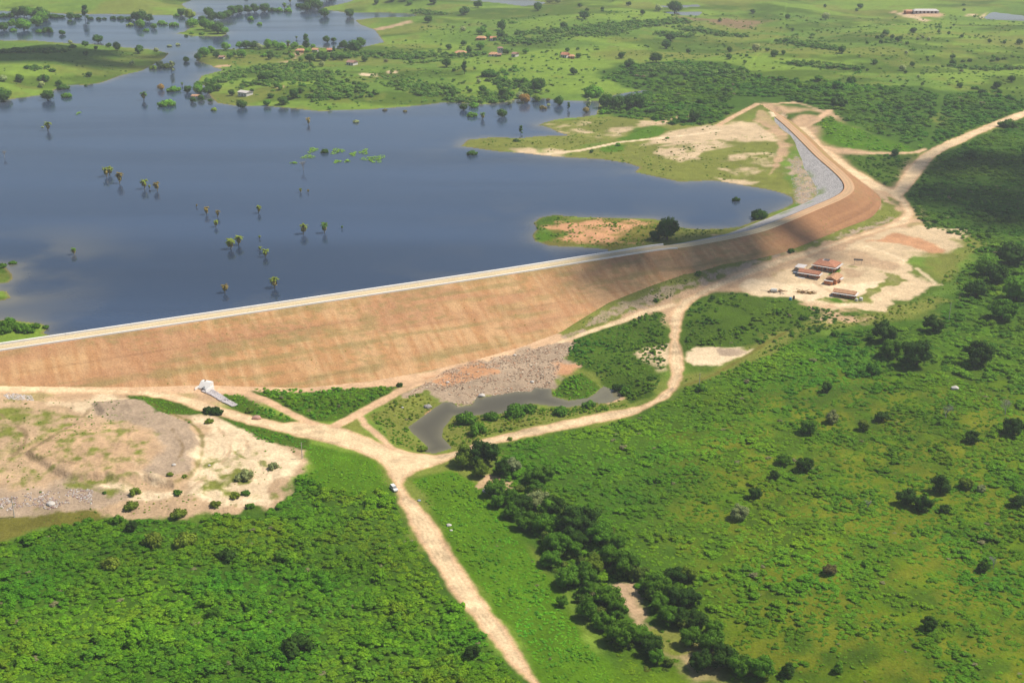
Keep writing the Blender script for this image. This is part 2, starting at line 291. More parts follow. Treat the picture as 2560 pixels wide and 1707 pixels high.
# region: (frame, polygon, colour, feather m, warp m, warp scale m, patchiness 0..1)
REG = [
 # far country ------------------------------------------------------------------
 ('O', [(1380, 165), (1430, 150), (1560, 140), (1640, 145), (1700, 157), (1760, 176), (1820, 186), (1900, 186), (2000, 196), (2110, 201), (2155, 216), (2165, 240), (2135, 335), (2100, 342),
        (1990, 300), (1900, 258), (1860, 250), (1790, 236), (1745, 232), (1650, 283), (1560, 290), (1420, 272), (1375, 250), (1440, 229), (1490, 209), (1440, 200), (1390, 182)], 'shrubfloor', 6, 12, 40, 0),
 ('O', [(2172, 215), (2250, 213), (2352, 233), (2500, 240), (2500, 225), (2352, 258), (2250, 292), (2170, 325), (2125, 342), (2150, 300), (2170, 250)], 'shrubfloor', 6, 10, 40, 0),
 ('O', [(2500, 225), (2352, 275), (2240, 315), (2150, 362), (2100, 410), (2075, 440), (2100, 480), (2110, 520), (2230, 545), (2230, 600), (2160, 640), (2150, 665), (2100, 700), (2500, 760)], 'shrubfloor', 6, 10, 40, 0),
 ('O', [(1865, 285), (1895, 262), (1990, 303), (2060, 328), (2105, 346), (2050, 350), (1930, 343), (1885, 320)], 'fresh', 5, 5, 20, 0),
 ('O', [(1915, 352), (2000, 355), (2105, 355), (2070, 395), (2050, 430), (2030, 430), (1970, 385)], 'dkgreen', 5, 5, 20, 0),
 ('O', [(1745, 248), (1800, 262), (1860, 255), (1900, 262), (1870, 285), (1830, 282), (1790, 270)], 'dkgreen', 3, 3, 20, 0),
 ('E', [(-250, 760), (-100, 670), (100, 655), (480, 670), (900, 640), (1200, 640), (1500, 620), (1780, 680), (1700, 700), (1400, 760), (1230, 830), (1000, 870), (800, 830), (400, 830), (0, 830)], 'olive', 3, 8, 25, 0),
 ('E', [(450, 890), (480, 830), (650, 790), (800, 800), (960, 820), (1250, 830), (1150, 870), (880, 900), (1300, 960), (800, 940)], 'sand', 3, 7, 15, .5),
 ('E', [(760, 495), (900, 450), (1150, 420), (1500, 390), (2352, 380), (2700, 420), (2800, 480), (3700, 420), (3900, 560), (4050, 800), (4150, 1400), (3900, 1480), (3500, 1390), (3000, 1250), (2600, 1230), (2100, 1150), (1850, 980), (1500, 1000),
        (1100, 940), (1250, 840), (1700, 720), (1300, 650), (1100, 610), (960, 560)], 'olive', 3, 8, 20, 0),
 ('E', [(1000, 500), (1450, 420), (1480, 450), (1420, 560), (2000, 530), (2010, 560), (1980, 660), (1750, 680), (1200, 620), (960, 565), (860, 500)], 'sand', 3, 9, 14, .75),
 ('E', [(2130, 440), (2352, 440), (2500, 480), (2200, 520), (2080, 520)], 'sand', 3, 7, 12, .5),
 ('T20', [(-300, 880), (-100, 830), (100, 790), (0, 790)], 'pink', 2, 2, 10, .2),
 ('E', [(2010, 540), (2352, 500), (2560, 560), (2300, 660), (2100, 700), (1850, 700), (1830, 680), (2000, 650)], 'fresh', 2, 3, 12, 0),
 ('E', [(1560, 830), (1700, 750), (1850, 750), (1980, 760), (1900, 850), (1650, 860)], 'fresh', 2, 3, 12, 0),
 ('O', [(1500, 322), (1560, 297), (1640, 286), (1700, 281), (1735, 281), (1768, 298), (1788, 312), (1780, 322), (1700, 324), (1620, 322), (1560, 326), (1470, 336)], 'sand', 3, 5, 14, 0),
 ('O', [(1740, 252), (1757, 256), (1800, 300), (1815, 335), (1806, 360), (1792, 350), (1780, 318), (1760, 290), (1735, 282), (1728, 270)], 'pink', 2, 4, 12, .3),
 ('T20', [(0, 930), (140, 920), (260, 930), (300, 1010), (180, 1050), (100, 1090), (0, 1100), (-150, 1050), (-120, 980)], 'sand', 3, 7, 14, .5),
 ('T20', [(220, 1130), (300, 1100), (420, 1060), (560, 1060), (640, 1070), (630, 1130), (560, 1180), (430, 1230), (280, 1200)], 'sand', 3, 8, 12, .65),
 ('T20', [(190, 1215), (420, 1240), (530, 1250), (500, 1280), (350, 1280)], 'sand', 2, 5, 12, .4),
 ('T20', [(650, 960), (700, 1000), (700, 1060), (660, 1140), (600, 1200), (640, 1100)], 'pink', 1.5, 2, 8, .2),
 ('T20', [(735, 1060), (800, 1080), (870, 1190), (930, 1310), (960, 1370), (900, 1420), (770, 1400), (750, 1250)], 'grey', 2, 5, 7, .45),
 ('O', [(1560, 522), (1660, 527), (1740, 508), (1800, 481), (1825, 468), (1850, 478), (1760, 515), (1640, 545), (1560, 560), (1400, 585), (1395, 573)], 'olive', 2, 4, 12, 0),
 ('O', [(1225, 512), (1240, 500), (1275, 493), (1310, 498), (1290, 515), (1235, 528)], 'dkgreen', 2, 4, 10, 0),
 ('O', [(1222, 540), (1262, 533), (1310, 545), (1270, 562), (1228, 554)], 'fresh', 2, 4, 10, 0),
 ('O', [(1300, 503), (1400, 503), (1500, 505), (1540, 514), (1555, 528), (1490, 548), (1400, 572), (1330, 566), (1260, 560), (1270, 548), (1320, 540), (1250, 530), (1270, 515)], 'brown', 3, 6, 14, 0),
 ('O', [(1300, 512), (1400, 505), (1500, 512), (1470, 530), (1400, 555), (1340, 560), (1280, 550), (1330, 538), (1270, 520)], 'red', 3, 8, 12, .5),
 ('T20', [(-30, 118), (160, 125), (420, 135), (600, 145), (560, 170), (500, 200), (400, 208), (300, 180), (150, 150), (0, 140)], 'mud', 8, 12, 30, .2),
 ('F', [(540, 200), (640, 190), (800, 240), (980, 300), (900, 316), (760, 290), (600, 240)], 'sand', 5, 5, 30, 0),
 ('F', [(620, 150), (1030, 160), (1150, 240), (1280, 270), (1050, 270), (700, 210)], 'pink', 6, 8, 30, .2),
 ('F', [(1490, 215), (1670, 210), (1660, 240), (1500, 240)], 'sand', 4, 4, 20, 0), ('F', [(1690, 265), (1770, 190), (1830, 185), (1740, 270)], 'sand', 3, 3, 20, 0),
 ('F', [(390, 362), (480, 360), (480, 385), (390, 380)], 'pink', 3, 4, 20, 0), ('F', [(330, 180), (500, 155), (490, 200), (380, 190)], 'pink', 3, 4, 20, 0),
 ('T10', [(130, 505), (240, 508), (245, 528), (140, 522)], 'cream', 2, 2, 10, 0), ('T10', [(320, 490), (380, 490), (380, 505), (320, 505)], 'sand', 2, 2, 10, 0),
 ('T10', [(230, 200), (400, 155), (470, 145), (480, 155), (330, 195), (240, 212)], 'tan', 3, 4, 20, 0),
 ('C', [(1350, 300), (1480, 230), (1520, 270), (1420, 350), (1380, 420), (1200, 400), (1330, 370)], 'tan', 4, 6, 20, .4),
 ('C', [(320, 460), (500, 435), (490, 460), (330, 475)], 'pink', 2, 3, 10, 0), ('C', [(1140, 720), (1220, 725), (1220, 745), (1140, 742)], 'pink', 2, 2, 10, 0),
 ('C', [(350, 340), (430, 340), (430, 355), (350, 355)], 'pink', 2, 2, 10, 0),
 ('A', [(-400, 545), (450, 560), (800, 580), (1200, 610), (1600, 660), (1650, 730), (1200, 780), (800, 850), (-400, 850)], 'pasture2', 10, 15, 40, 0),
 ('T20', [(595, 772), (690, 778), (725, 800), (690, 812), (615, 802)], 'cream', 1.2, 1, 8, 0),
 # downstream: general scrub ground and clearings ---------------------------------
 ('O', [(-700, 1255), (0, 1248), (110, 1215), (240, 1186), (330, 1192), (450, 1195), (560, 1170), (615, 1185), (665, 1130), (690, 1090), (780, 1125), (880, 1130), (900, 1140), (960, 1240), (1040, 1370), (1130, 1480), (1250, 1600), (1250, 1900), (-700, 1900)], 'shrubfloor', 3, 4, 15, 0),
 ('O', [(1130, 1015), (1250, 1000), (1450, 960), (1560, 905), (1575, 880), (1700, 840), (1850, 770), (2050, 740), (2200, 740), (2500, 720), (2500, 1000), (2100, 900), (1950, 1050), (1900, 1150), (1750, 1250), (1700, 1400), (1600, 1450), (1600, 1900), (1300, 1900), (1350, 1480), (1240, 1290), (1130, 1150)], 'shrubfloor', 4, 8, 25, 0),
 ('O', [(1500, 1000), (1700, 880), (1850, 800), (2050, 760), (2500, 740), (2500, 1900), (1640, 1900), (1680, 1400), (1560, 1250), (1500, 1100)], 'fresh', 25, 20, 30, .2),
 ('O', [(1565, 715), (1600, 690), (1700, 665), (1800, 685), (1900, 705), (2000, 720), (1900, 760), (1750, 800), (1650, 800), (1575, 800)], 'dkgreen', 3, 5, 20, 0),
 ('O', [(1560, 890), (1575, 860), (1640, 850), (1740, 790), (1850, 740), (2000, 720), (2130, 680), (2200, 690), (2000, 745), (1850, 765), (1750, 815), (1650, 865)], 'olive', 3, 6, 20, 0),
 ('O', [(1310, 780), (1400, 745), (1500, 712), (1535, 715), (1533, 800), (1530, 860), (1500, 905), (1450, 925), (1410, 890), (1370, 870), (1320, 840), (1300, 810)], 'dkgreen', 2, 5, 15, 0),
 ('O', [(1465, 810), (1500, 800), (1535, 790), (1540, 850), (1520, 850), (1480, 830)], 'sand', 2, 3, 8, .3),
 ('O', [(700, 1012), (760, 1030), (860, 1062), (885, 1090), (898, 1125), (880, 1135), (780, 1132), (690, 1100), (718, 1065)], 'fresh', 2, 3, 15, 0),
 ('O', [(945, 1100), (1040, 1078), (1090, 1110), (1130, 1150), (1180, 1220), (1240, 1290), (1290, 1400), (1350, 1480), (1500, 1600), (1500, 1800), (1330, 1800), (1240, 1560), (1160, 1430), (1060, 1290), (990, 1190)], 'fresh', 2, 3, 15, 0),
 ('O', [(-700, 1190), (0, 1182), (130, 1163), (210, 1163), (245, 1185), (110, 1215), (0, 1247), (-700, 1255)], 'brown', 2, 3, 15, 0),
 ('O', [(560, 890), (900, 875), (925, 885), (850, 930), (770, 968), (700, 965), (640, 935), (575, 905)], 'dkgreen', 1.5, 3, 12, 0),
 ('O', [(500, 905), (540, 905), (600, 935), (690, 970), (640, 972), (560, 955)], 'dkgreen', 1.5, 3, 12, 0),
 ('O', [(850, 950), (900, 925), (960, 900), (1000, 915), (1010, 940), (940, 985), (985, 1030), (940, 1035), (880, 1010)], 'olive', 2, 3, 10, 0),
 ('O', [(780, 970), (830, 960), (870, 1010), (800, 995)], 'olive', 2, 3, 10, 0),
 ('O', [(1015, 1000), (1040, 960), (1150, 950), (1300, 935), (1420, 915), (1450, 930), (1300, 962), (1130, 1000), (1080, 1030), (1020, 1025)], 'olive', 2, 3, 10, 0),
 # spoil mound --------------------------------------------------------------------
 ('O', [(-700, 905), (0, 905), (130, 920), (250, 906), (330, 911), (400, 936), (465, 950), (540, 962), (590, 988), (600, 1005), (700, 1028), (718, 1063), (700, 1080), (655, 1100), (665, 1130), (640, 1160),
        (615, 1188), (590, 1165), (520, 1180), (430, 1196), (330, 1190), (260, 1180), (210, 1162), (130, 1165), (0, 1180), (-700, 1190)], 'tan', 1.5, 3.5, 7, 0),
 ('O', [(-700, 920), (0, 930), (120, 925), (200, 960), (140, 990), (60, 1040), (20, 1100), (-700, 1100)], 'olive', 3, 8, 7, .66),
 ('O', [(120, 925), (250, 908), (360, 930), (300, 950), (200, 950)], 'cream', 3, 6, 12, .2),
 ('O', [(250, 920), (330, 916), (365, 942), (440, 975), (460, 1020), (440, 1080), (395, 1105), (330, 1085), (372, 1030), (350, 985), (240, 965), (200, 940)], 'grey', 1.5, 3, 12, 0),
 ('O', [(60, 1035), (150, 985), (250, 965), (340, 985), (368, 1025), (300, 1080), (180, 1090), (100, 1080)], 'pink', 3, 6, 12, .15),
 ('O', [(120, 1000), (260, 975), (345, 1000), (330, 1060), (200, 1080), (100, 1060)], 'olive', 2, 9, 5, .72),
 ('O', [(420, 948), (470, 952), (560, 980), (600, 1012), (690, 1032), (715, 1062), (690, 1090), (640, 1110), (620, 1150), (560, 1150), (500, 1172), (400, 1150), (320, 1160), (260, 1145), (240, 1120), (400, 1125), (450, 1090), (475, 1020), (445, 970)], 'cream', 2, 6, 12, .12),
 ('O', [(470, 1060), (540, 1040), (600, 1060), (560, 1100), (600, 1140), (480, 1160), (380, 1150), (450, 1110)], 'olive', 2, 8, 6, .68),
 ('O', [(-700, 1115), (0, 1120), (120, 1100), (230, 1110), (300, 1140), (210, 1165), (130, 1168), (0, 1180)], 'grey', 2, 6, 8, .2),
 ('O', [(20, 1060), (150, 1095), (300, 1100), (320, 1130), (200, 1140), (60, 1100)], 'olive', 2, 8, 6, .66),
 ('O', [(290, 908), (350, 908), (440, 930), (470, 948), (440, 952), (360, 945), (335, 925)], 'dkgreen', 1.2, 2, 8, 0),
 ('O', [(470, 940), (510, 945), (600, 975), (700, 1010), (715, 1035), (640, 1022), (590, 1010), (560, 985)], 'dkgreen', 1.2, 2, 8, 0),
 # toe of the dam ------------------------------------------------------------------
 ('O', [(-700, 880), (0, 886), (470, 884), (560, 886), (850, 875), (1000, 850), (1100, 822), (1200, 792), (1290, 762), (1330, 770), (1300, 800), (1150, 835), (1010, 865), (950, 885), (850, 890), (560, 900), (500, 900), (300, 905), (-700, 905)], 'road2', 1.2, 2, 8, 0),
 ('O', [(1290, 762), (1330, 728), (1400, 692), (1500, 652), (1580, 626), (1660, 605), (1740, 592), (1850, 560), (1950, 520), (2000, 500), (2024, 478), (2022, 450), (2045, 450), (2066, 490), (2050, 507), (1995, 530),
        (1900, 557), (1800, 588), (1700, 617), (1600, 656), (1500, 697), (1400, 742), (1310, 782)], 'olive', 1.2, 3, 8, 0),
 ('O', [(1300, 775), (1360, 735), (1450, 692), (1530, 660), (1600, 640), (1700, 610), (1850, 570), (1990, 520), (2050, 500), (2040, 510), (1900, 555), (1750, 602), (1600, 652), (1500, 690), (1400, 735)], 'grey', 1, 4, 5, .3),
 ('O', [(1990, 425), (2024, 450), (2040, 470), (2056, 470), (2020, 440), (1950, 395), (1900, 350), (1850, 310), (1800, 268), (1790, 268), (1870, 325), (1910, 366), (1950, 398)], 'tan', 1, 2, 5, 0),
 ('T11', [(390, 1190), (600, 1050), (700, 985), (900, 920), (1100, 880), (1250, 835), (1500, 785), (1610, 800), (1560, 900), (1630, 950), (1500, 1000), (1490, 1110), (1310, 1125), (1200, 1150), (960, 1172), (900, 1222), (800, 1237), (690, 1190), (570, 1120)], 'grey', 1.2, 3, 6, 0),
 ('T11', [(600, 1040), (850, 940), (1000, 915), (1070, 1000), (900, 1040), (700, 1100)], 'red', 2, 5, 6, .35), ('T11', [(1480, 925), (1630, 945), (1580, 1010), (1480, 1010)], 'red', 2, 2, 6, 0),
 ('T11', [(560, 1340), (600, 1260), (660, 1250), (690, 1290), (600, 1320)], 'red', 1, 1, 5, 0), ('T11', [(1790, 1110), (1900, 1130), (1960, 1170), (1850, 1210), (1780, 1180)], 'pink', 1, 2, 5, 0),
 ('T11', [(1440, 1140), (1520, 1060), (1650, 1000), (1740, 1060), (1770, 1130), (1700, 1180), (1570, 1195), (1460, 1170)], 'dkgreen', 1, 2, 6, 0),
 # camp ------------------------------------------------------------------------------
 ('O', [(1705, 656), (1718, 643), (1768, 635), (1840, 605), (1900, 582), (1985, 553), (2062, 522), (2110, 520), (2223, 530), (2216, 566), (2183, 585), (2100, 586), (2089, 626), (2153, 653), (2109, 673),
        (2019, 712), (1966, 703), (1905, 708), (1852, 700), (1802, 683), (1755, 680), (1712, 670)], 'sand', 1.5, 4, 10, 0),
 ('O', [(1712, 655), (1730, 642), (1850, 650), (1960, 655), (2030, 640), (2060, 632), (2040, 655), (1990, 672), (1960, 700), (1850, 690), (1760, 678)], 'cream', 2, 4, 10, 0),
 ('H', [(700, 180), (1000, 170), (1300, 150), (1900, 200), (2352, 330), (2352, 480), (1500, 340), (1100, 280), (900, 380), (300, 520), (300, 460)], 'tan', 3, 6, 12, .3),
 ('H', [(1500, 340), (1700, 390), (2200, 460), (2352, 520), (2500, 600), (2300, 640), (2000, 760), (1900, 900), (1500, 920), (1150, 880), (1300, 830), (1800, 870), (1950, 720), (2200, 600), (2230, 510), (1900, 430), (1500, 365)], 'olive', 1, 4, 8, .15),
 ('H', [(1480, 400), (1540, 420), (1520, 500), (1340, 520), (1440, 440)], 'fresh', .8, 1, 6, 0), ('H', [(1320, 850), (1560, 870), (1540, 920), (1400, 890)], 'fresh', .8, 1, 6, 0),
 ('H', [(1560, 420), (1900, 450), (1850, 560), (1640, 560)], 'tan', 1, 2, 6, .3),
 ('O', [(1999, 553), (2062, 536), (2116, 550), (2176, 576), (2163, 583), (2089, 568), (2036, 560)], 'red', 1.5, 4, 10, 0),
 ('O', [(2100, 590), (2190, 570), (2225, 540), (2260, 560), (2200, 640), (2160, 650)], 'olive', 3, 6, 12, .2),
 ('O', [(1850, 700), (1960, 705), (1990, 740), (1900, 745), (1860, 720)], 'pink', 2, 6, 8, .6),
 ('T21', [(20, 860), (100, 828), (380, 825), (445, 855), (495, 832), (400, 890), (240, 940), (80, 942), (20, 920)], 'cream', 1, 2, 6, 0),
 ('T21', [(250, 835), (380, 828), (430, 858), (380, 885), (260, 880)], 'grey', 1, 2, 6, 0),
 # creek banks and south-east pasture -----------------------------------------------------
 ('T12', [(1870, 900), (2010, 870), (2050, 900), (2020, 1000), (2100, 1080), (2150, 1120), (2080, 1180), (2349, 1250), (2600, 1400), (2700, 1600), (2400, 1600), (2200, 1350), (2000, 1180), (1960, 1080), (1900, 1000)], 'tan', 2, 4, 8, .15),
 ('T12', [(2020, 1190), (2349, 1230), (2420, 1500), (2300, 1420), (2150, 1300)], 'olive', 2, 4, 8, .1),
 ('T12', [(920, 250), (1000, 130), (1080, 150), (1160, 180), (1130, 230), (1040, 190)], 'pink', 1, 3, 6, .2),
 ('O', [(1720, 1240), (1900, 1150), (1960, 1000), (2050, 900), (2160, 880), (2300, 900), (2500, 960), (2500, 1800), (1500, 1800), (1620, 1450)], 'yellow', 22, 22, 30, 0),
 ('O', [(1950, 850), (2100, 860), (2220, 830), (2340, 870), (2500, 950), (2500, 1080), (2200, 1000), (2000, 960)], 'yellow', 16, 18, 30, .1),
 ('O', [(1800, 860), (1900, 800), (1960, 780), (1900, 830), (1800, 900), (1700, 960), (1690, 930)], 'fresh', 8, 14, 18, .2),
 ('O', [(1500, 1000), (1700, 880), (1850, 800), (2050, 760), (2500, 740), (2500, 1900), (1640, 1900), (1680, 1400), (1560, 1250), (1500, 1100)], 'dkgreen', 20, 10, 13, .6),
 ('O', [(1560, 1000), (1700, 920), (1950, 880), (2250, 900), (2500, 900), (2500, 1900), (1640, 1900), (1700, 1400), (1600, 1250)], 'lawn', 20, 10, 12, .66),
 # roads -----------------------------------------------------------------------------------
]
ROADS = [
 ('dirt_road', 'O', [(-700, 880), (-30, 888), (130, 890), (300, 892), (380, 895), (440, 912), (520, 936), (600, 958), (650, 970), (690, 966), (745, 970), (780, 978), (840, 1000), (900, 1025), (960, 1040), (1030, 1040), (1065, 1028), (1120, 1004),
    (1200, 985), (1300, 963), (1400, 943), (1460, 933), (1500, 914), (1528, 890), (1537, 860), (1533, 820), (1536, 780), (1533, 730), (1543, 705), (1565, 685), (1620, 655), (1700, 620), (1780, 592), (1860, 572), (1930, 550), (2000, 528), (2055, 508), (2076, 488),
    (2060, 462), (2030, 440), (1999, 437), (1959, 411), (1919, 381), (1879, 344), (1849, 317), (1822, 290), (1815, 284), (1835, 281), (1859, 290), (1889, 331), (1922, 354), (1962, 387), (2020, 420), (2050, 434), (2075, 395), (2100, 366), (2120, 350), (2170, 325), (2250, 292), (2352, 252),
    (2420, 232), (2420, 250), (2352, 270), (2260, 305), (2190, 338), (2150, 360), (2125, 390), (2100, 425), (2078, 450), (2090, 465), (2102, 490), (2096, 512), (2060, 522), (1960, 551), (1880, 582), (1750, 627), (1650, 665), (1592, 695), (1572, 720), (1563, 780), (1574, 820), (1572, 860), (1560, 895), (1530, 920),
    (1450, 957), (1350, 977), (1250, 997), (1175, 1013), (1130, 1022), (1060, 1045), (1020, 1062), (960, 1085), (938, 1098), (932, 1112), (945, 1135), (975, 1165), (1010, 1210), (1045, 1270), (1085, 1330), (1130, 1395), (1180, 1460), (1215, 1520), (1247, 1570), (1310, 1700), (1270, 1700), (1215, 1575), (1175, 1530), (1140, 1490),
    (1090, 1430), (1040, 1370), (1000, 1310), (970, 1260), (935, 1200), (912, 1150), (900, 1115), (885, 1082), (860, 1056), (810, 1036), (740, 1016), (660, 999), (600, 983), (540, 967), (480, 951), (430, 935), (370, 915), (310, 907), (130, 905), (-30, 905), (-700, 905)], None, .9, 'road'),
 ('dirt_track', 'O', [(1885, 335), (1915, 344), (1950, 349), (2000, 352), (2050, 352), (2105, 350), (2125, 343)], 2.2, .8, 'road2'),
 ('dirt_track', 'O', [(1742, 238), (1710, 254), (1680, 270), (1650, 288)], 2.6, .8, 'road2'), ('dirt_track', 'O', [(1739, 238), (1770, 240), (1810, 236), (1830, 238)], 2.0, .8, 'road2'),
 ('dirt_track', 'O', [(1822, 234), (1860, 245), (1900, 258)], 1.5, 1.5, 'tan'), ('dirt_track', 'O', [(1850, 290), (1875, 278), (1900, 258), (1905, 254)], 3, 1.5, 'road2'),
 ('dirt_track', 'O', [(1855, 270), (1835, 285), (1815, 290)], 9, 3, 'pink'),
 ('dirt_track', 'O', [(501, 889), (568, 902), (635, 932), (695, 963), (720, 972)], 2.3, .8, 'road2'),
 ('dirt_track', 'O', [(770, 978), (850, 935), (920, 897), (960, 882), (1010, 865)], 2.6, .8, 'road2'), ('dirt_track', 'O', [(825, 955), (840, 975), (875, 1005), (900, 1030)], 1.6, .8, 'road2'),
 ('dirt_track', 'O', [(1290, 785), (1350, 763), (1420, 740), (1480, 717), (1545, 700)], 2.0, .8, 'road'),
 ('dirt_track', 'O', [(1262, 353), (1330, 346), (1380, 336), (1430, 326), (1500, 319), (1560, 313), (1650, 300)], 2.2, .8, 'cream'),
 ('dirt_track', 'O', [(1575, 885), (1640, 860), (1690, 832), (1740, 800), (1800, 765)], .9, 1, 'brown'),
 ('dirt_track', 'O', [(1640, 540), (1690, 540), (1750, 520)], 1.5, .8, 'pink'),
]
LINES = [([(330, 912), (372, 940), (440, 972), (466, 1018), (446, 1078), (398, 1112)], .7, 'brown'), ([(205, 940), (150, 985), (70, 1035), (95, 1050), (180, 1065)], .8, 'mud'), ([(395, 985), (420, 1030), (390, 1080)], .5, 'mud'),
         ([(500, 980), (530, 1030), (480, 1090), (400, 1140), (330, 1165)], .6, 'tan'), ([(560, 1000), (580, 1060), (540, 1110)], .5, 'tan'), ([(300, 1060), (350, 1090), (380, 1110)], .8, 'cream'), ([(290, 1072), (335, 1100), (360, 1115)], .5, 'cream'),
         ([(0, 950), (60, 1000), (20, 1060)], .8, 'mud'), ([(1330, 535), (1270, 520), (1400, 552), (1480, 560)], .9, 'red'), ([(1562, 735), (1540, 742)], 1.2, 'mud'), ([(1740, 600), (1830, 608), (1860, 640), (1940, 690)], 1.3, 'tan'), ([(1990, 565), (2080, 600), (2150, 650)], 1.3, 'cream')]
def regionworld(f, poly):
    P, z = pix(poly, f); return P
REGW = [(regionworld(f, p), c, fe, wa, ws, pa) for f, p, c, fe, wa, ws, pa in REG]
ROADW = [(n, regionworld(f, p), wd, fe, c) for n, f, p, wd, fe, c in ROADS]
LINEW = [(smooth_line(regionworld('O', p), 3), hw, c) for p, hw, c in LINES]
def colour(P, sd, dn):
    n1 = fbm(P[:, 0]/120, P[:, 1]/120, 61, 4); n2 = fbm(P[:, 0]/22, P[:, 1]/22, 62, 4); n3 = fbm(P[:, 0]/3.2, P[:, 1]/3.2, 63, 3)
    t = ss(.4, .6, n1*.6+.4*fbm(P[:, 0]/70, P[:, 1]/34, 64, 4))[:, None]
    C = D['pasture']*(1-t)+D['pasture2']*t
    t = (ss(.54, .64, fbm(P[:, 0]/95+7, P[:, 1]/60, 65, 4))*.75)[:, None]; C = C*(1-t)+D['dkgreen']*.85*t
    t = (ss(.56, .66, fbm(P[:, 0]/130, P[:, 1]/80+3, 66, 4))*.7)[:, None]; C = C*(1-t)+D['olive']*t
    cls = np.zeros(len(P), np.int8)
    da = ldist(P, AX, 90.0); t = (ss(74, 56, da+10*(n2-.5))*dn)[:, None]
    tc_ = D['pink']*(1+.3*(n2-.5))[:, None]; C = C*(1-t)+tc_*t
    tb = (ss(.6, .72, n2)*.5)[:, None]; C = C*(1-tb)+D['olive']*tb
    wx = {}
    for poly, c, fe, wa, ws, pa in REGW:
        d = sdist(P, poly, 60.0); m = np.where(d < 40)[0]
        if not len(m): continue
        p = P[m]; wv = (fbm(p[:, 0]/ws, p[:, 1]/ws, 71, 4)-.5)*2*wa*1.6
        a = ss(fe, -fe, d[m]+wv)
        if pa: a = a*ss(pa-.22, pa+.12, .15+.9*fbm(p[:, 0]/(ws*.7), p[:, 1]/(ws*.7), 81+len(poly), 4))if pa > .3 else a*(1-pa*ss(.5, .6, fbm(p[:, 0]/ws, p[:, 1]/ws, 83, 4)))
        cc = D[c]*(1+.34*(n2[m]-.5)[:, None]); C[m] = C[m]*(1-a[:, None])+cc*a[:, None]
        cls[m] = np.where(a > .5, 2 if c in ('sand', 'cream', 'tan', 'red', 'pink', 'mud') else (3 if c == 'grey' else 0), cls[m])
    for ln, hw, c in LINEW:
        d = ldist(P, ln, 20.0)-hw; m = np.where(d < 4)[0]; p = P[m]; a = ss(.7, -.7, d[m]+(fbm(p[:, 0]/3, p[:, 1]/3, 93, 3)-.5)*2.2)*.75*ss(.3, .5, fbm(p[:, 0]/9, p[:, 1]/9, 94, 3)); C[m] = C[m]*(1-a[:, None])+D[c]*a[:, None]
    for n, poly, wd, fe, c in ROADW:
        d = sdist(P, poly, 40.0) if wd is None else ldist(P, poly, 40.0)-wd
        m = np.where(d < 12)[0]
        if not len(m): continue
        p = P[m]; wv = (fbm(p[:, 0]/5, p[:, 1]/5, 91, 4)-.5)*2*(1.1 if wd is None else .7); dd = d[m]+wv+(.7 if wd is None else 0)
        a = ss(fe, -fe, dd)
        cc = D[c]*(1+.22*(n2[m]-.5)[:, None]+.16*(n3[m]-.5)[:, None])
        if wd is None: e = ss(-2.4, -.3, dd)[:, None]*.5; cc = cc*(1-e)+D['red']*e
        if wd is None:
            rut = (np.exp(-((dd+1.9)/.32)**2)+np.exp(-((dd+3.3)/.3)**2)+.7*np.exp(-((dd+4.6)/.35)**2))*ss(.35, .6, fbm(p[:, 0]/16, p[:, 1]/16, 95, 3)); st = ss(.62, .74, fbm(p[:, 0]/7, p[:, 1]/7, 97, 4))
            cc = cc*(1-.17*rut-.2*st)[:, None]
        C[m] = C[m]*(1-a[:, None])+cc*a[:, None]; cls[m] = np.where(a > .5, 1, cls[m])
    # wet margin and lake bed
    s = ss(2.5, .3, sd)*(~dn)*(sd > -1); s = s[:, None]*.6; C = C*(1-s)+D['mud']*s
    C = np.where((sd < 0)[:, None] & ~dn[:, None], D['mud']*.35, C)
    C = C*(1+.28*(n3-.5))[:, None]
    return np.clip(C, .004, .9), cls

# ============================================================ the ground sheet (polar grid round the point below the camera)
aa = np.concatenate([np.arange(-180, -27, 2.5), np.arange(-27, 27, .043), np.arange(27, 180.1, 2.5)]); aa[-1] = 180; aa = np.radians(np.unique(aa))
dep = PITCH+np.arctan((np.arange(1720, -215, -2.2)-784)/FO)
rr = np.concatenate([[2, 25, 60, 100, 140, 180, 210], 212/np.tan(dep), ])
rr = np.unique(rr); rr = np.concatenate([rr, rr[-1]*1.12**np.arange(1, 16)]); rr = rr[rr < 14000]
na, nr = len(aa), len(rr)
A, RR = np.meshgrid(aa, rr)
GP = np.stack([(RR*np.sin(A)).ravel(), (RR*np.cos(A)).ravel()], 1)
GZ, GSD, GDN = H(GP, True)
GZ = GZ - np.clip(np.hypot(GP[:, 0], GP[:, 1])-6000, 0, None)*.004
GC, GCL = colour(GP, GSD, GDN)
ii = (np.arange(nr-1)[:, None]*na+np.arange(na-1)[None, :]).ravel()
FQ = np.stack([ii, ii+1, ii+na+1, ii+na], 1)
fc = GCL[FQ].max(1); fc = np.where((GCL[FQ] == 1).sum(1) >= 2, 1, np.where((GCL[FQ] == 2).sum(1) >= 2, 2, np.where((GCL[FQ] == 3).sum(1) >= 2, 3, 0)))
_Z = GZ.reshape(nr, na)
def Hg(P):
    """height of the built ground sheet, read from its own grid"""
    P = np.asarray(P, float).reshape(-1, 2); a = np.arctan2(P[:, 0], P[:, 1]); r = np.hypot(P[:, 0], P[:, 1])
    i = np.clip(np.searchsorted(aa, a)-1, 0, na-2); j = np.clip(np.searchsorted(rr, r)-1, 0, nr-2)
    fa = np.clip((a-aa[i])/(aa[i+1]-aa[i]), 0, 1); fb = np.clip((r-rr[j])/(rr[j+1]-rr[j]), 0, 1)
    return (_Z[j, i]*(1-fa)+_Z[j, i+1]*fa)*(1-fb)+(_Z[j+1, i]*(1-fa)+_Z[j+1, i+1]*fa)*fb
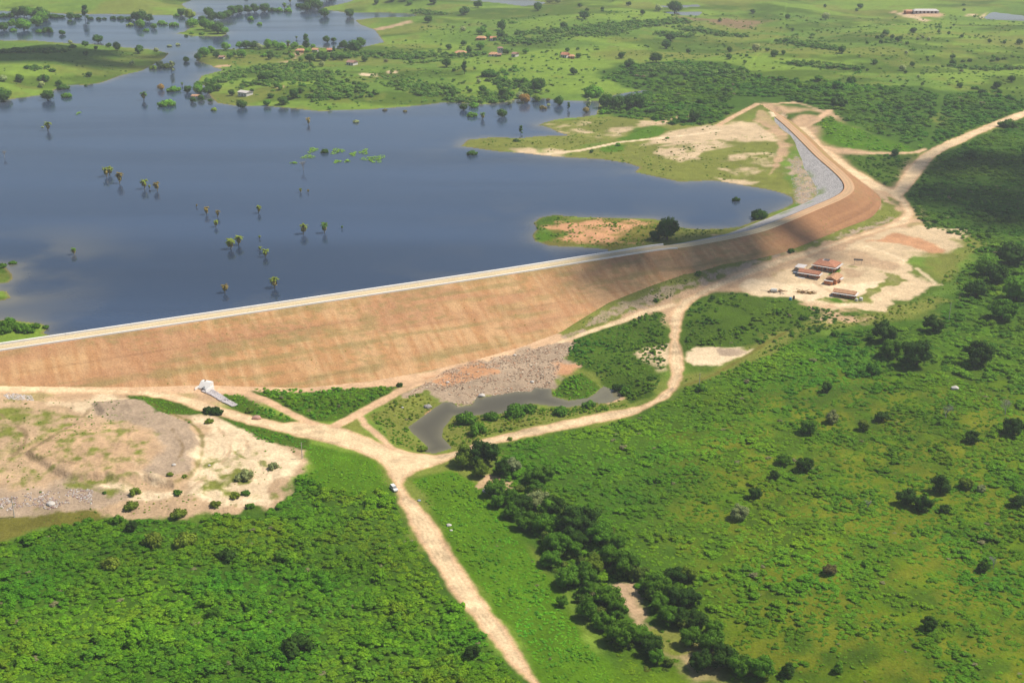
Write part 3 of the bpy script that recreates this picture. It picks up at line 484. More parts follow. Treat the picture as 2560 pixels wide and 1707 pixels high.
def pixg(px, f='O'):
    p = fr(f, px); z = np.full(len(p), 5.0)
    for k in range(16):
        P = unproj(p, z); z = .35*z+.65*Hg(P)
    P = unproj(p, z); return P, Hg(P)
mg, ntg, pg = mat_new('ground_cover', .95, .04)
at = ntg.nodes.new('ShaderNodeAttribute'); at.attribute_name = 'Col'
o1, nz1 = noise_mul(ntg, at.outputs['Color'], .9, .83, 1.14, 6); o2, nz2 = noise_mul(ntg, o1, .13, .88, 1.12, 3)
ntg.links.new(o2, pg.inputs['Base Color'])
bp = ntg.nodes.new('ShaderNodeBump'); bp.inputs['Distance'].default_value = .5; bp.inputs['Strength'].default_value = .7
ntg.links.new(nz1.outputs['Fac'], bp.inputs['Height']); ntg.links.new(bp.outputs[0], pg.inputs['Normal'])
def sub_sheet(name, m):
    f = FQ[m]; u, inv = np.unique(f, return_inverse=True); f = inv.reshape(f.shape)
    v = np.column_stack([GP[u], GZ[u]])
    o = mesh_obj(name, v, f, mg, smooth=True, cols=GC[u])
    return tag(o, kind='structure')
for n, k in (('ground', 0), ('dirt_road', 1), ('sandy_ground', 2), ('rocky_ground', 3)): sub_sheet(n, fc == k)

# ============================================================ water
def water_mat(name, base, rough, bump, stretch):
    m, nt, p = mat_new(name, rough, .5); p.inputs['IOR'].default_value = 1.33
    ca = nt.nodes.new('ShaderNodeAttribute'); ca.attribute_name = 'Col'; nt.links.new(ca.outputs['Color'], p.inputs['Base Color'])
    tc = nt.nodes.new('ShaderNodeTexCoord'); mp = nt.nodes.new('ShaderNodeMapping'); mp.inputs['Scale'].default_value = (.5, 1.0, 1); mp.inputs['Rotation'].default_value = (0, 0, .35)
    nz = nt.nodes.new('ShaderNodeTexNoise'); nz.inputs['Scale'].default_value = .35; nz.inputs['Detail'].default_value = 5
    nt.links.new(tc.outputs['Object'], mp.inputs[0]); nt.links.new(mp.outputs[0], nz.inputs['Vector'])
    nb = nt.nodes.new('ShaderNodeTexNoise'); nb.inputs['Scale'].default_value = .012; nb.inputs['Detail'].default_value = 3
    mp2 = nt.nodes.new('ShaderNodeMapping'); mp2.inputs['Scale'].default_value = (.35, 1.6, 1); mp2.inputs['Rotation'].default_value = (0, 0, .12)
    nt.links.new(tc.outputs['Object'], mp2.inputs[0]); nt.links.new(mp2.outputs[0], nb.inputs['Vector'])
    mr = nt.nodes.new('ShaderNodeMapRange'); mr.inputs[1].default_value = .35; mr.inputs[2].default_value = .68; mr.inputs[3].default_value = rough*.35; mr.inputs[4].default_value = rough*2.4
    nt.links.new(nb.outputs['Fac'], mr.inputs[0]); nt.links.new(mr.outputs[0], p.inputs['Roughness'])
    b = nt.nodes.new('ShaderNodeBump'); b.inputs['Distance'].default_value = bump; b.inputs['Strength'].default_value = 1
    nt.links.new(nz.outputs['Fac'], b.inputs['Height']); nt.links.new(b.outputs[0], p.inputs['Normal'])
    return m
mw = water_mat('lake_surface', (.034, .044, .064), .10, .05, 1)
mwp = water_mat('pond_surface', (.045, .055, .045), .06, .03, 1)
wm = ((GSD[FQ] < 18).any(1)) & ((~GDN[FQ]).any(1)) & (RR.ravel()[FQ].max(1) < 9000)
f = FQ[wm]; u, inv = np.unique(f, return_inverse=True)
wv = np.column_stack([GP[u], np.full(len(u), W)])
_d = -GSD[u]; _p = GP[u]; _n = fbm(_p[:, 0]/30, _p[:, 1]/30, 401, 4); _b = fbm((_p[:, 0]+.2*_p[:, 1])/420, _p[:, 1]/48, 402, 4)
silt = np.exp(-np.clip(_d, 0, None)/5.0)*.55+.6*np.exp(-((_p[:, 0]+262)/42)**2-((_p[:, 1]-640)/75)**2)*ss(.25, .7, _n)+.25*np.exp(-np.clip(_d, 0, None)/22)*ss(.45, .65, _n); silt = np.clip(silt, 0, .8)[:, None]
WC = np.array([.028, .046, .082])*(.62+.76*_b)[:, None]*(1-silt)+np.array([.16, .145, .105])*silt
tag(mesh_obj('lake_water', wv, inv.reshape(f.shape), mw, smooth=True, cols=WC), kind='structure')
for n, poly, zl, mgn in PONDS:
    s = sdist(GP, poly, 30.0); wm = (s[FQ] < 3).any(1) if zl < 0 else (s[FQ] < 12).any(1)
    f = FQ[wm]
    if not len(f): continue
    u, inv = np.unique(f, return_inverse=True); sh = np.exp(-np.clip(-s[u], 0, None)/2.2)*.8; sh = sh+.55*ss(12, 30, GP[u][:, 0]-unproj([(1190, 905)], -1)[0, 0]) if zl < 0 else sh*.4; sh = np.clip(sh, 0, .85)[:, None]
    pc = np.array([.085, .072, .042])*(1-sh)+np.array([.17, .15, .085])*sh
    tag(mesh_obj('pond_water', np.column_stack([GP[u], np.full(len(u), zl)]), inv.reshape(f.shape), mwp if zl < 0 else mw, smooth=True, cols=pc), kind='structure')

# ============================================================ the earth dam
def frame_line(L):
    t = np.gradient(L, axis=0); t /= np.linalg.norm(t, axis=1)[:, None]
    for k in range(2): t = (np.roll(t, 1, 0)+t*2+np.roll(t, -1, 0)); t[0] = t[1]; t[-1] = t[-2]; t /= np.linalg.norm(t, axis=1)[:, None]
    return np.stack([t[:, 1], -t[:, 0]], 1)            # right-hand normal = downstream side
AXF = smooth_line(unproj(crest_px, CREST), 1.6)
NR = frame_line(AXF); SL = np.r_[0, np.cumsum(np.linalg.norm(np.diff(AXF, axis=0), axis=1))]
def sweep(name, prof, mat, parent, cfun=None, s0=0, s1=1e9, smooth=True):
    """prof: list of (offset, z) from upstream (-) to downstream (+)"""
    k = np.where((SL >= s0) & (SL <= s1))[0]; prof = np.asarray(prof, float)
    V = np.zeros((len(k), len(prof), 3)); V[:, :, 0] = AXF[k, None, 0]+NR[k, None, 0]*prof[None, :, 0]; V[:, :, 1] = AXF[k, None, 1]+NR[k, None, 1]*prof[None, :, 0]; V[:, :, 2] = prof[None, :, 1]
    n, m = len(k), len(prof)
    i = (np.arange(n-1)[:, None]*m+np.arange(m-1)[None, :]).ravel(); F = np.stack([i, i+m, i+m+1, i+1], 1)
    V = V.reshape(-1, 3); c = None
    if cfun: c = cfun(np.repeat(SL[k], m), np.tile(prof[:, 0], n), V)
    return mesh_obj(name, V, F, mat, parent, smooth=smooth, cols=c)
md, ntd, pd_ = mat_new('compacted_earth', .95, .1)
at = ntd.nodes.new('ShaderNodeAttribute'); at.attribute_name = 'Col'
o1, nz1 = noise_mul(ntd, at.outputs['Color'], 1.2, .85, 1.13, 5); ntd.links.new(o1, pd_.inputs['Base Color'])
bp = ntd.nodes.new('ShaderNodeBump'); bp.inputs['Distance'].default_value = .25; ntd.links.new(nz1.outputs['Fac'], bp.inputs['Height']); ntd.links.new(bp.outputs[0], pd_.inputs['Normal'])
dam = empty('earth_dam', (float(AXF[200, 0]), float(AXF[200, 1]), 0), 0, 'long curved earth dam with a bare orange soil face between the lake and the scrub', 'dam')
dam.location = (0, 0, 0)
def c_face(u, v, V):
    o = v-CRW
    rill = fbm(u/1.25+o*.05, o/34, 11, 4); rill2 = fbm(u/6.5, o/30, 12, 3); band = fbm(u/90, o/3.0, 13, 3); big = fbm(u/60, o/14, 14, 3)
    a = alb(204, 152, 102, 1.5); b = alb(220, 174, 124, 1.5); g = alb(150, 140, 84, 1.5); r = alb(194, 140, 102, 1.5); dk = alb(172, 124, 86, 1.5)
    t = ss(.37, .63, rill*.78+rill2*.22)[:, None]; C = a*(1-t)+b*t
    t = (ss(.48, .68, big)*.6)[:, None]; C = C*(1-t)+r*t
    t = (ss(.5, .68, band*.65+fbm(u/9, o/4, 15, 3)*.35)*.55*ss(2, 8, o+3))[:, None]; C = C*(1-t)+g*t
    t = (ss(6, 0, o)*.5)[:, None]*ss(.35, .6, fbm(u/12, o/3, 16, 3))[:, None]; C = C*(1-t)+g*t
    # newer, darker earth towards the bend, greener further on
    t = (ss(430, 480, u+14*(rill2-.5)+o*.7)*(1-.45*ss(540, 640, u)))[:, None]*.9; C = C*(1-t)+dk*(1+.5*(band-.5))[:, None]*t
    t = (ss(620, 720, u)*ss(.35, .55, big))[:, None]*.7; C = C*(1-t)+alb(170, 150, 92, 1.32)*t
    sp = fbm(u/1.1, o/1.6, 17, 3); C = C*(1+.35*(sp-.5))[:, None]
    t = (ss(.58, .7, fbm(u/3, o/1.3, 18, 3))*.45*ss(.4, .6, fbm(u/30, o/9, 19, 2)))[:, None]; C = C*(1-t)+g*t
    ln = (np.exp(-((o % 9.3-4)/.35)**2)*.16*ss(.35, .6, fbm(u/40, o*.2, 23, 2)))[:, None]; C = C*(1-ln)
    return np.clip(C, .01, .9)
print('dam', SL[-1])
prof = [(CRW, CREST)]+[(CRW+d, CREST-d/2.1+.15*math.sin(d*.9)*0) for d in np.arange(.8, 62, .9)]
face = sweep('downstream_face', prof, md, dam, c_face)
def c_crest(u, v, V):
    n = fbm(u/7, v/1.5, 21, 4); C = alb(236, 212, 168, 1.4)*np.ones((len(u), 1)); t = ss(470, 500, u)[:, None]; C = C*(1-t)+alb(228, 186, 142, 1.5)*t
    e = (ss(1.3, 0, np.abs(np.abs(v)-1.2))*.18)[:, None]; C = C*(1+.25*(n-.5))[:, None]*(1-e)
    t = (ss(CRW-1.0, CRW, np.abs(v))*.6)[:, None]*ss(470, 500, u)[:, None]; return C*(1-t)+alb(214, 148, 108, 1.5)*t
SP = SL[np.argmin(np.abs(AXF-unproj([(1560, 565)], CREST)).sum(1))]
sweep('crest_road', [(x, CREST+.01) for x in np.linspace(-CRW, CRW, 11)], md, dam, c_crest)
def c_rip(u, v, V):
    n = fbm(u/.9, v/.9, 31, 3); C = alb(202, 194, 188, 1.45)*(1+.7*(n-.5))[:, None]
    g = ss(.5, .66, fbm(u/14, v/8, 32, 4))*ss(12, 18, -v)*.8; g = g[:, None]; return C*(1-g)+alb(140, 160, 84, 1.5)*g
mr_, ntr, pr = mat_new('stone_riprap', .95, .15)
at = ntr.nodes.new('ShaderNodeAttribute'); at.attribute_name = 'Col'
o1, nz1 = noise_mul(ntr, at.outputs['Color'], 1.6, .7, 1.2, 5); ntr.links.new(o1, pr.inputs['Base Color'])
vo = ntr.nodes.new('ShaderNodeTexVoronoi'); vo.inputs['Scale'].default_value = 1.3; tc = ntr.nodes.new('ShaderNodeTexCoord'); ntr.links.new(tc.outputs['Object'], vo.inputs['Vector'])
bp = ntr.nodes.new('ShaderNodeBump'); bp.inputs['Distance'].default_value = .4; ntr.links.new(vo.outputs['Distance'], bp.inputs['Height']); ntr.links.new(bp.outputs[0], pr.inputs['Normal'])
sweep('riprap_facing', [(-CRW-d, CREST-d/3.0) for d in np.arange(27, -.01, -.8)], mr_, dam, c_rip)
conc = plain('concrete_white', tuple(alb(255, 248, 238, 1.35)), .8, .95, 1.04, .6)
# parapet in cast lengths on the water side, low kerb on the other side, up to where the earth road begins
def strip(name, o0, o1, z0, z1, s0, s1):
    k = np.where((SL >= s0-.02) & (SL <= s1))[0]; n = len(k); P = []
    for (o, z) in ((o0, z0), (o0, z1), (o1, z1), (o1, z0)):
        q = AXF[k]+NR[k]*o; q[-1] += (q[-2]-q[-1])*.04; P.append(np.column_stack([q, np.full(n, z)]))
    V = np.concatenate(P); F = []
    for a in range(4):
        b = (a+1) % 4
        for i in range(n-1): F.append((a*n+i, a*n+i+1, b*n+i+1, b*n+i))
    F += [(0, n, 2*n, 3*n), (n-1, 4*n-1, 3*n-1, 2*n-1)]
    return mesh_obj(name, V, F, conc, dam)
kk_ = list(range(1, int(np.searchsorted(SL, SP-2)), 17))
for a_, b_ in zip(kk_[:-1], kk_[1:]): strip('parapet_wall', -CRW-.85, -CRW+.1, CREST-.6, CREST+.9, SL[a_]+.01, SL[b_]+.01)
strip('edge_kerb', CRW-.2, CRW+.55, CREST-.6, CREST+.4, SL[1], SP-2)
print('terrain done')

# ============================================================ foliage materials and prototypes
def leaf_mat(name, src, attr=None, gain=1.0, trans=.3):
    m, nt, p = mat_new(name, .8, .05)
    if src == 'object':
        oi = nt.nodes.new('ShaderNodeObjectInfo'); c = oi.outputs['Color']
    else:
        a = nt.nodes.new('ShaderNodeAttribute'); a.attribute_type = 'INSTANCER'; a.attribute_name = attr; c = a.outputs['Color']
    at = nt.nodes.new('ShaderNodeAttribute'); at.attribute_name = 'Col'
    mx = nt.nodes.new('ShaderNodeMix'); mx.data_type = 'RGBA'; mx.blend_type = 'MULTIPLY'; mx.inputs['Factor'].default_value = 1
    nt.links.new(c, mx.inputs['A']); nt.links.new(at.outputs['Color'], mx.inputs['B'])
    nt.links.new(mx.outputs['Result'], p.inputs['Base Color'])
    tr = nt.nodes.new('ShaderNodeBsdfTranslucent'); nt.links.new(mx.outputs['Result'], tr.inputs['Color'])
    ms = nt.nodes.new('ShaderNodeMixShader'); ms.inputs[0].default_value = trans
    nt.links.new(p.outputs[0], ms.inputs[1]); nt.links.new(tr.outputs[0], ms.inputs[2]); nt.links.new(ms.outputs[0], nt.nodes['Material Output'].inputs['Surface'])
    return m
m_crown = leaf_mat('tree_leaves', 'object'); m_scrub = leaf_mat('scrub_leaves', 'inst', 'tint')
bark = plain('bark', (.10, .075, .05), .95, .7, 1.2, 3); greybark = plain('dry_grey_twigs', (.34, .31, .27), .95, .8, 1.15, 3)

def crown_mesh(name, lobes, nleaf, leaf, seed, shape='round', core=.82):
    """unit crown (width 1, base at 0): lumpy inner mass plus many leaf-clump faces spread through the outer volume"""
    g = np.random.default_rng(seed)
    L = []
    for i in range(lobes):
        a = g.uniform(0, 2*math.pi); r = math.sqrt(g.uniform(0, 1))
        if shape == 'round': c = (.27*r*math.cos(a), .27*r*math.sin(a), .22+.48*g.uniform(0, 1)*(1-.55*r)); s = g.uniform(.15, .26)
        elif shape == 'near':
            r2 = r*g.uniform(.7, 1.15); c = (.34*r2*math.cos(a), .34*r2*math.sin(a), .18+.56*g.uniform(0, 1)*(1-.5*r)); s = g.uniform(.085, .17)
        elif shape == 'low': c = (.34*r*math.cos(a), .34*r*math.sin(a), .08+.20*g.uniform(0, 1)*(1-.6*r)); s = g.uniform(.11, .19)
        else: c = (.20*r*math.cos(a), .20*r*math.sin(a), .25+1.15*g.uniform(0, 1)); s = g.uniform(.14, .24)*(1.15-.3*c[2])
        L.append((*c, s))
    L = np.array(L); V = []; F = []; C = []
    # inner lumps
    t = (1+5**.5)/2
    for (x, y, z, s) in L:
        bm = bmesh.new(); bmesh.ops.create_icosphere(bm, subdivisions=1, radius=s*core)
        b = len(V); tint = g.uniform(.75, 1.15)
        for v in bm.verts:
            k = 1+g.uniform(-.18, .18); V.append((x+v.co.x*k, y+v.co.y*k, max(.005, z+v.co.z*k*.85))); C.append((tint*.95,)*3)
        for f in bm.faces: F.append([b+v.index for v in f.verts]+[b+f.verts[2].index])
        bm.free()
    V = [tuple(v) for v in V]
    tri = [f[:3] for f in F]
    # leaf clumps
    w = L[:, 3]**2; w /= w.sum()
    idx = g.choice(len(L), nleaf, p=w)
    d = g.normal(size=(nleaf, 3)); d /= np.linalg.norm(d, axis=1)[:, None]; d[:, 2] = np.abs(d[:, 2])*np.where(g.uniform(size=nleaf) < .8, 1, -1)
    rad = L[idx, 3]*g.uniform(.86, 1.16, nleaf)
    pos = L[idx, :3]+d*rad[:, None]*[1, 1, .9]; keep = pos[:, 2] > .01; pos = pos[keep]; d = d[keep]; idx = idx[keep]
    nrm = d+g.normal(size=d.shape)*.3; nrm /= np.linalg.norm(nrm, axis=1)[:, None]
    h = g.normal(size=d.shape); t1 = np.cross(nrm, h); t1 /= np.linalg.norm(t1, axis=1)[:, None]; t2 = np.cross(nrm, t1)
    lobe_t = g.uniform(.85, 1.15, len(L))
    quads = []
    for i in range(len(pos)):
        s = leaf*g.uniform(.6, 1.4); b = len(V); tn = lobe_t[idx[i]]*g.uniform(.86, 1.14); warm = g.uniform(-.08, .12)
        for (u, v) in ((-1, -.6), (.9, -.8), (1, .7), (-.7, 1)):
            V.append(tuple(pos[i]+t1[i]*u*s*g.uniform(.7, 1.1)+t2[i]*v*s*g.uniform(.7, 1.1))); C.append((tn*(1+warm), tn, tn*(1-warm*.6)))
        tri.append((b, b+1, b+2)); tri.append((b, b+2, b+3))
    V = np.array(V); C = np.array(C)
    o = mesh_obj(name, V, np.array(tri), None, None, smooth=False, cols=C, link=False)
    return o.data
# ------------------------------------------------------------ scrub carpets (no one could count these bushes): instanced in one object each
protoC = bpy.data.collections.new('scrub_kinds')
for i in range(6):
    me = crown_mesh('scrub_kind', 7+i % 3*2, 230, .05, 100+i, 'round' if i < 3 else 'low', .86); me.materials.append(m_scrub)
    o = bpy.data.objects.new('scrub_kind', me); protoC.objects.link(o)
mrock = None
def gn_group(collection):
    ng = bpy.data.node_groups.new('scatter', 'GeometryNodeTree')
    ng.interface.new_socket('Geometry', in_out='INPUT', socket_type='NodeSocketGeometry'); ng.interface.new_socket('Geometry', in_out='OUTPUT', socket_type='NodeSocketGeometry')
    n = ng.nodes; gi = n.new('NodeGroupInput'); go = n.new('NodeGroupOutput'); iop = n.new('GeometryNodeInstanceOnPoints'); ci = n.new('GeometryNodeCollectionInfo')
    ci.inputs['Collection'].default_value = collection; ci.inputs['Separate Children'].default_value = True; ci.inputs['Reset Children'].default_value = True
    def na_(t, nm):
        a = n.new('GeometryNodeInputNamedAttribute'); a.data_type = t; a.inputs['Name'].default_value = nm; return a.outputs['Attribute']
    l = ng.links; l.new(gi.outputs[0], iop.inputs['Points']); l.new(ci.outputs[0], iop.inputs['Instance']); iop.inputs['Pick Instance'].default_value = True
    l.new(na_('INT', 'idx'), iop.inputs['Instance Index']); l.new(na_('FLOAT_VECTOR', 'rot'), iop.inputs['Rotation']); l.new(na_('FLOAT_VECTOR', 'sc'), iop.inputs['Scale'])
    l.new(iop.outputs[0], go.inputs[0]); return ng
NGS = gn_group(protoC)
def scatter(name, P, Z, size, asp, tint, nk, ng, label, cat):
    n = len(P); me = bpy.data.meshes.new(name); me.vertices.add(n); me.vertices.foreach_set('co', np.column_stack([P, Z]).ravel().astype(np.float32))
    a = me.attributes.new('idx', 'INT', 'POINT'); a.data.foreach_set('value', rng.integers(0, nk, n).astype(np.int32))
    a = me.attributes.new('rot', 'FLOAT_VECTOR', 'POINT'); rt = np.zeros((n, 3)); rt[:, 2] = rng.uniform(0, 6.283, n); rt[:, :2] = rng.normal(0, .08, (n, 2)); a.data.foreach_set('vector', rt.ravel())
    a = me.attributes.new('sc', 'FLOAT_VECTOR', 'POINT'); a.data.foreach_set('vector', np.column_stack([size, size*rng.uniform(.85, 1.15, n), size*asp]).ravel())
    a = me.attributes.new('tint', 'FLOAT_COLOR', 'POINT'); c4 = np.ones((n, 4)); c4[:, :3] = tint; a.data.foreach_set('color', c4.ravel().astype(np.float32))
    o = bpy.data.objects.new(name, me); col.objects.link(o); md_ = o.modifiers.new('scatter', 'NODES'); md_.node_group = ng
    tag(o, label, cat, None, 'stuff'); return o
def sample_poly(P, n):
    lo, hi = P.min(0), P.max(0); q = rng.uniform(lo, hi, (n, 2)); return q[sdist(q, P, 1.0) < 0]
KF = .71
def fol(r, g, b): return lin((r, g, b))/KF*np.array([.95, 1.05, .85])
ROADP = [(p, wd) for n, p, wd, fe, c in ROADW]
pondW = PONDS[0][1]
bare = [(p, c, pa) for (p, c, fe, wa, ws, pa), (f_, _, _, _, _, _, _) in zip(REGW, REG) if c in ('sand', 'cream', 'tan', 'grey', 'red') and f_ in ('T12', 'T21', 'H')]
def clear_of(q, marg=1.6):
    ok = np.ones(len(q), bool)
    for p, wd in ROADP:
        d = sdist(q, p, 12.0) if wd is None else ldist(q, p, 12.0)-wd
        ok &= d > marg
    ok &= sdist(q, pondW, 12.0) > .6
    for p, c, pa in bare:
        if pa < .3: ok &= (sdist(q, p, 6.0) > .8) | (rng.uniform(size=len(q)) < .07)
    return ok
bare_ = [(p, c, pa) for p, c, fe, wa, ws, pa in REGW if c in ('sand', 'cream', 'tan', 'grey', 'red', 'pink', 'mud', 'road2')]
# carpets: (name, frame, polygon, spacing m, size range, aspect, colours, patch threshold, label)
G1 = [fol(86, 122, 24), fol(74, 110, 22), fol(96, 128, 26), fol(80, 114, 30), fol(92, 118, 26)]
G5 = [fol(90, 124, 26), fol(84, 118, 24), fol(98, 130, 28), fol(86, 120, 32), fol(96, 124, 26)]
G2 = [fol(74, 108, 30), fol(86, 118, 32), fol(64, 96, 28), fol(94, 124, 36)]
G3 = [fol(96, 142, 34), fol(106, 146, 34), fol(86, 130, 36), fol(98, 132, 28)]
G4 = [fol(94, 122, 26), fol(84, 112, 26), fol(106, 128, 34), fol(118, 122, 42)]
GF = [fol(92, 124, 48), fol(80, 112, 44), fol(104, 132, 54), fol(112, 132, 62)]
CAR = [
 ('shrubland', 'O', [(-500, 1262), (0, 1250), (110, 1218), (240, 1190), (330, 1196), (440, 1200), (520, 1186), (600, 1190), (670, 1140), (690, 1100), (760, 1125), (880, 1130), (905, 1150), (960, 1235), (1040, 1368), (1130, 1475), (1210, 1570), (1300, 1700), (-500, 1700)], 1.55, (1.8, 6.5), .5, G1, 0, 'dense green scrub filling the lower left corner beside the straight dirt road', 'scrub'),
 ('shrubland', 'O', [(1140, 1015), (1250, 1002), (1450, 962), (1560, 908), (1580, 885), (1700, 840), (1860, 775), (1960, 790), (2060, 860), (2150, 850), (2250, 890), (2360, 960), (3100, 1200), (3100, 1800), (1330, 1800), (1420, 1500), (1300, 1350), (1250, 1250), (1150, 1130)], 1.9, (1.5, 5.2), .36, G5, .31, 'green scrub carpet between the curved dirt road and the creek trees', 'scrub'),
 ('shrubland', 'O', [(1850, 790), (1950, 760), (2100, 745), (2200, 700), (2200, 640), (2250, 590), (2200, 540), (2130, 525), (2110, 500), (2095, 465), (2060, 445), (2095, 405), (2135, 370), (2190, 345), (2260, 310), (2352, 278), (3100, 90), (3100, 1200), (2352, 960), (2250, 880), (2150, 840), (2050, 850), (1960, 870)], 2.5, (2.0, 7.0), .45, G2, .3, 'dark green scrub on the right side beyond the work camp', 'scrub'),
 ('shrubland', 'O', [(1385, 180), (1430, 150), (1560, 140), (1640, 145), (1700, 157), (1760, 176), (1820, 186), (1900, 186), (2000, 196), (2110, 201), (2150, 216), (2150, 260), (2115, 340), (1990, 298), (1900, 256), (1860, 243), (1790, 230), (1745, 230), (1690, 250), (1640, 284), (1560, 290), (1400, 266), (1378, 248), (1440, 229), (1490, 209), (1440, 200)], 4.2, (4, 9), .5, G2, .25, 'belt of low dark green wood beyond the far end of the dam', 'scrub'),
 ('shrubland', 'O', [(2175, 216), (2250, 213), (2352, 233), (2900, 215), (2500, 225), (2352, 252), (2250, 290), (2170, 323), (2140, 332), (2160, 270)], 4.0, (4, 8), .55, G2, .2, 'low dark wood above the dirt road running off to the right', 'scrub'),
 ('low_scrub', 'O', [(1900, 265), (1990, 303), (2060, 328), (2105, 346), (2050, 349), (1935, 342), (1885, 318), (1868, 288)], 3.6, (2, 5), .4, G3, .35, 'pale green low growth in the triangle between the dirt tracks', 'scrub'),
 ('low_scrub', 'O', [(1925, 356), (2000, 357), (2105, 357), (2070, 392), (2050, 425), (2030, 428), (1975, 388)], 3.2, (2, 4.5), .5, G2, .3, 'green scrub wedge between the dam road and the junction on the right', 'scrub'),
 ('low_scrub', 'O', [(948, 1105), (1040, 1082), (1090, 1115), (1130, 1160), (1180, 1230), (1240, 1300), (1290, 1400), (1350, 1480), (1440, 1590), (1500, 1700), (1320, 1700), (1262, 1570), (1190, 1455), (1095, 1325), (1010, 1195)], 1.5, (.9, 2.6), .45, G3, .15, 'bright green low growth between the straight dirt road and the creek trees', 'scrub'),
 ('low_scrub', 'O', [(705, 1015), (760, 1032), (860, 1064), (885, 1092), (895, 1125), (800, 1130), (700, 1095), (720, 1062)], 1.9, (.8, 2.0), .4, G3, .25, 'bright green grassy slope above the dense scrub, left of the road fork', 'scrub'),
 ('low_scrub', 'O', [(565, 893), (700, 893), (850, 892), (920, 885), (850, 928), (772, 965), (700, 962), (640, 935)], 1.8, (1.2, 3.4), .7, G3, .2, 'bright green bushes in the wedge between two tracks below the dam', 'scrub'),
 ('low_scrub', 'O', [(505, 905), (545, 905), (610, 938), (690, 970), (640, 972), (560, 953)], 1.8, (.9, 2.4), .6, G3, .3, 'strip of low green growth beside the white stone channel', 'scrub'),
 ('low_scrub', 'O', [(850, 950), (900, 925), (960, 902), (1000, 918), (990, 950), (945, 985), (985, 1028), (940, 1033), (885, 1012)], 1.9, (1, 3), .65, G4, .2, 'olive bushes on the left bank of the brown pond', 'scrub'),
 ('low_scrub', 'O', [(1018, 1000), (1040, 962), (1150, 952), (1210, 940), (1300, 940), (1420, 918), (1445, 932), (1300, 958), (1130, 996), (1080, 1025), (1022, 1022)], 1.7, (1, 3.2), .7, G4, .15, 'olive bushes between the brown pond and the curved dirt road', 'scrub'),
 ('low_scrub', 'O', [(1315, 785), (1400, 750), (1500, 718), (1530, 720), (1528, 800), (1526, 860), (1498, 900), (1450, 920), (1410, 885), (1375, 868), (1325, 838), (1305, 812)], 2.0, (1.2, 3.6), .6, G2, .3, 'green scrub inside the bend of the curved dirt road', 'scrub'),
 ('low_scrub', 'O', [(1570, 718), (1600, 694), (1700, 670), (1800, 690), (1900, 712), (1980, 725), (1890, 760), (1750, 800), (1650, 795), (1580, 800)], 2.6, (1.4, 4.2), .6, G2, .38, 'green scrub slope between the dirt road and the work camp', 'scrub'),
 ('low_scrub', 'T11', [(1450, 1140), (1530, 1050), (1640, 1000), (1730, 1060), (1765, 1130), (1690, 1175), (1570, 1190), (1470, 1165)], 1.6, (1, 3), .6, G3, .1, 'small green island of growth in the brown pond', 'scrub'),
 ('low_scrub', 'O', [(295, 910), (350, 910), (440, 932), (468, 948), (440, 950), (360, 943), (335, 925)], 1.7, (.7, 2), .6, G3, .2, 'thin strip of low growth between the dirt road and the bare mound', 'scrub'),
 ('low_scrub', 'O', [(475, 942), (510, 947), (600, 978), (700, 1012), (712, 1035), (640, 1020), (590, 1008), (560, 983)], 1.6, (.8, 2.4), .7, G3, .15, 'hedge-like strip of bushes along the lower side of the main dirt road', 'scrub'),
 ('grass_tussocks', 'O', [(1700, 1260), (1900, 1150), (1960, 1000), (2050, 900), (2160, 870), (2300, 890), (3100, 1100), (3100, 1700), (1500, 1700), (1640, 1450)], 2.2, (.5, 2.4), .35, G5, .44, 'scattered tussocks and small bushes over the yellow-green pasture', 'grass'),
 ('grass_tussocks', 'O', [(-300, 1190), (0, 1184), (130, 1166), (210, 1166), (240, 1185), (110, 1213), (0, 1245)], 2.6, (.5, 1.5), .5, G4, .5, 'sparse tussocks on the olive grass strip at the left edge', 'grass'),
 ('grass_tussocks', 'O', [(0, 910), (300, 912), (460, 955), (600, 1000), (710, 1040), (700, 1085), (650, 1120), (600, 1165), (500, 1175), (300, 1185), (0, 1170)], 3.6, (.4, 1.9), .45, G4, .52, 'sparse dry tussocks over the bare mound on the left', 'grass'),
 ('grass_tussocks', 'O', [(1300, 770), (1360, 725), (1500, 655), (1700, 602), (1850, 565), (2000, 505), (2045, 470), (2060, 492), (1900, 558), (1700, 618), (1500, 700), (1400, 742)], 2.4, (.6, 1.8), .5, G4, .42, 'scattered green tufts along the stony toe of the dam', 'grass'),
 ('grass_tussocks', 'E', [(-200, 740), (0, 680), (500, 680), (1000, 450), (1600, 390), (2700, 420), (3800, 600), (4100, 1400), (3500, 1380), (2600, 1220), (1900, 1000), (1100, 930), (400, 840)], 5.0, (1.2, 3.4), .45, G4, .5, 'scattered low bushes on the sandy peninsula above the dam', 'grass'),
 ('grass_tussocks', 'O', [(460, 240), (470, 170), (600, 115), (830, 120), (900, 100), (960, 60), (1200, 40), (2900, 10), (2900, 210), (2352, 230), (2000, 190), (1800, 180), (1600, 138), (1400, 150), (1390, 215), (1200, 225), (800, 250)], 8.5, (2.0, 6.5), .55, GF, .5, 'low bushes speckling the far pastures beyond the lake', 'grass'),
 ('grass_tussocks', 'O', [(0, 100), (250, 110), (380, 124), (320, 160), (200, 190), (0, 222)], 9, (1.5, 4), .5, GF, .5, 'low bushes on the grassy point at the left of the lake', 'grass'),
]
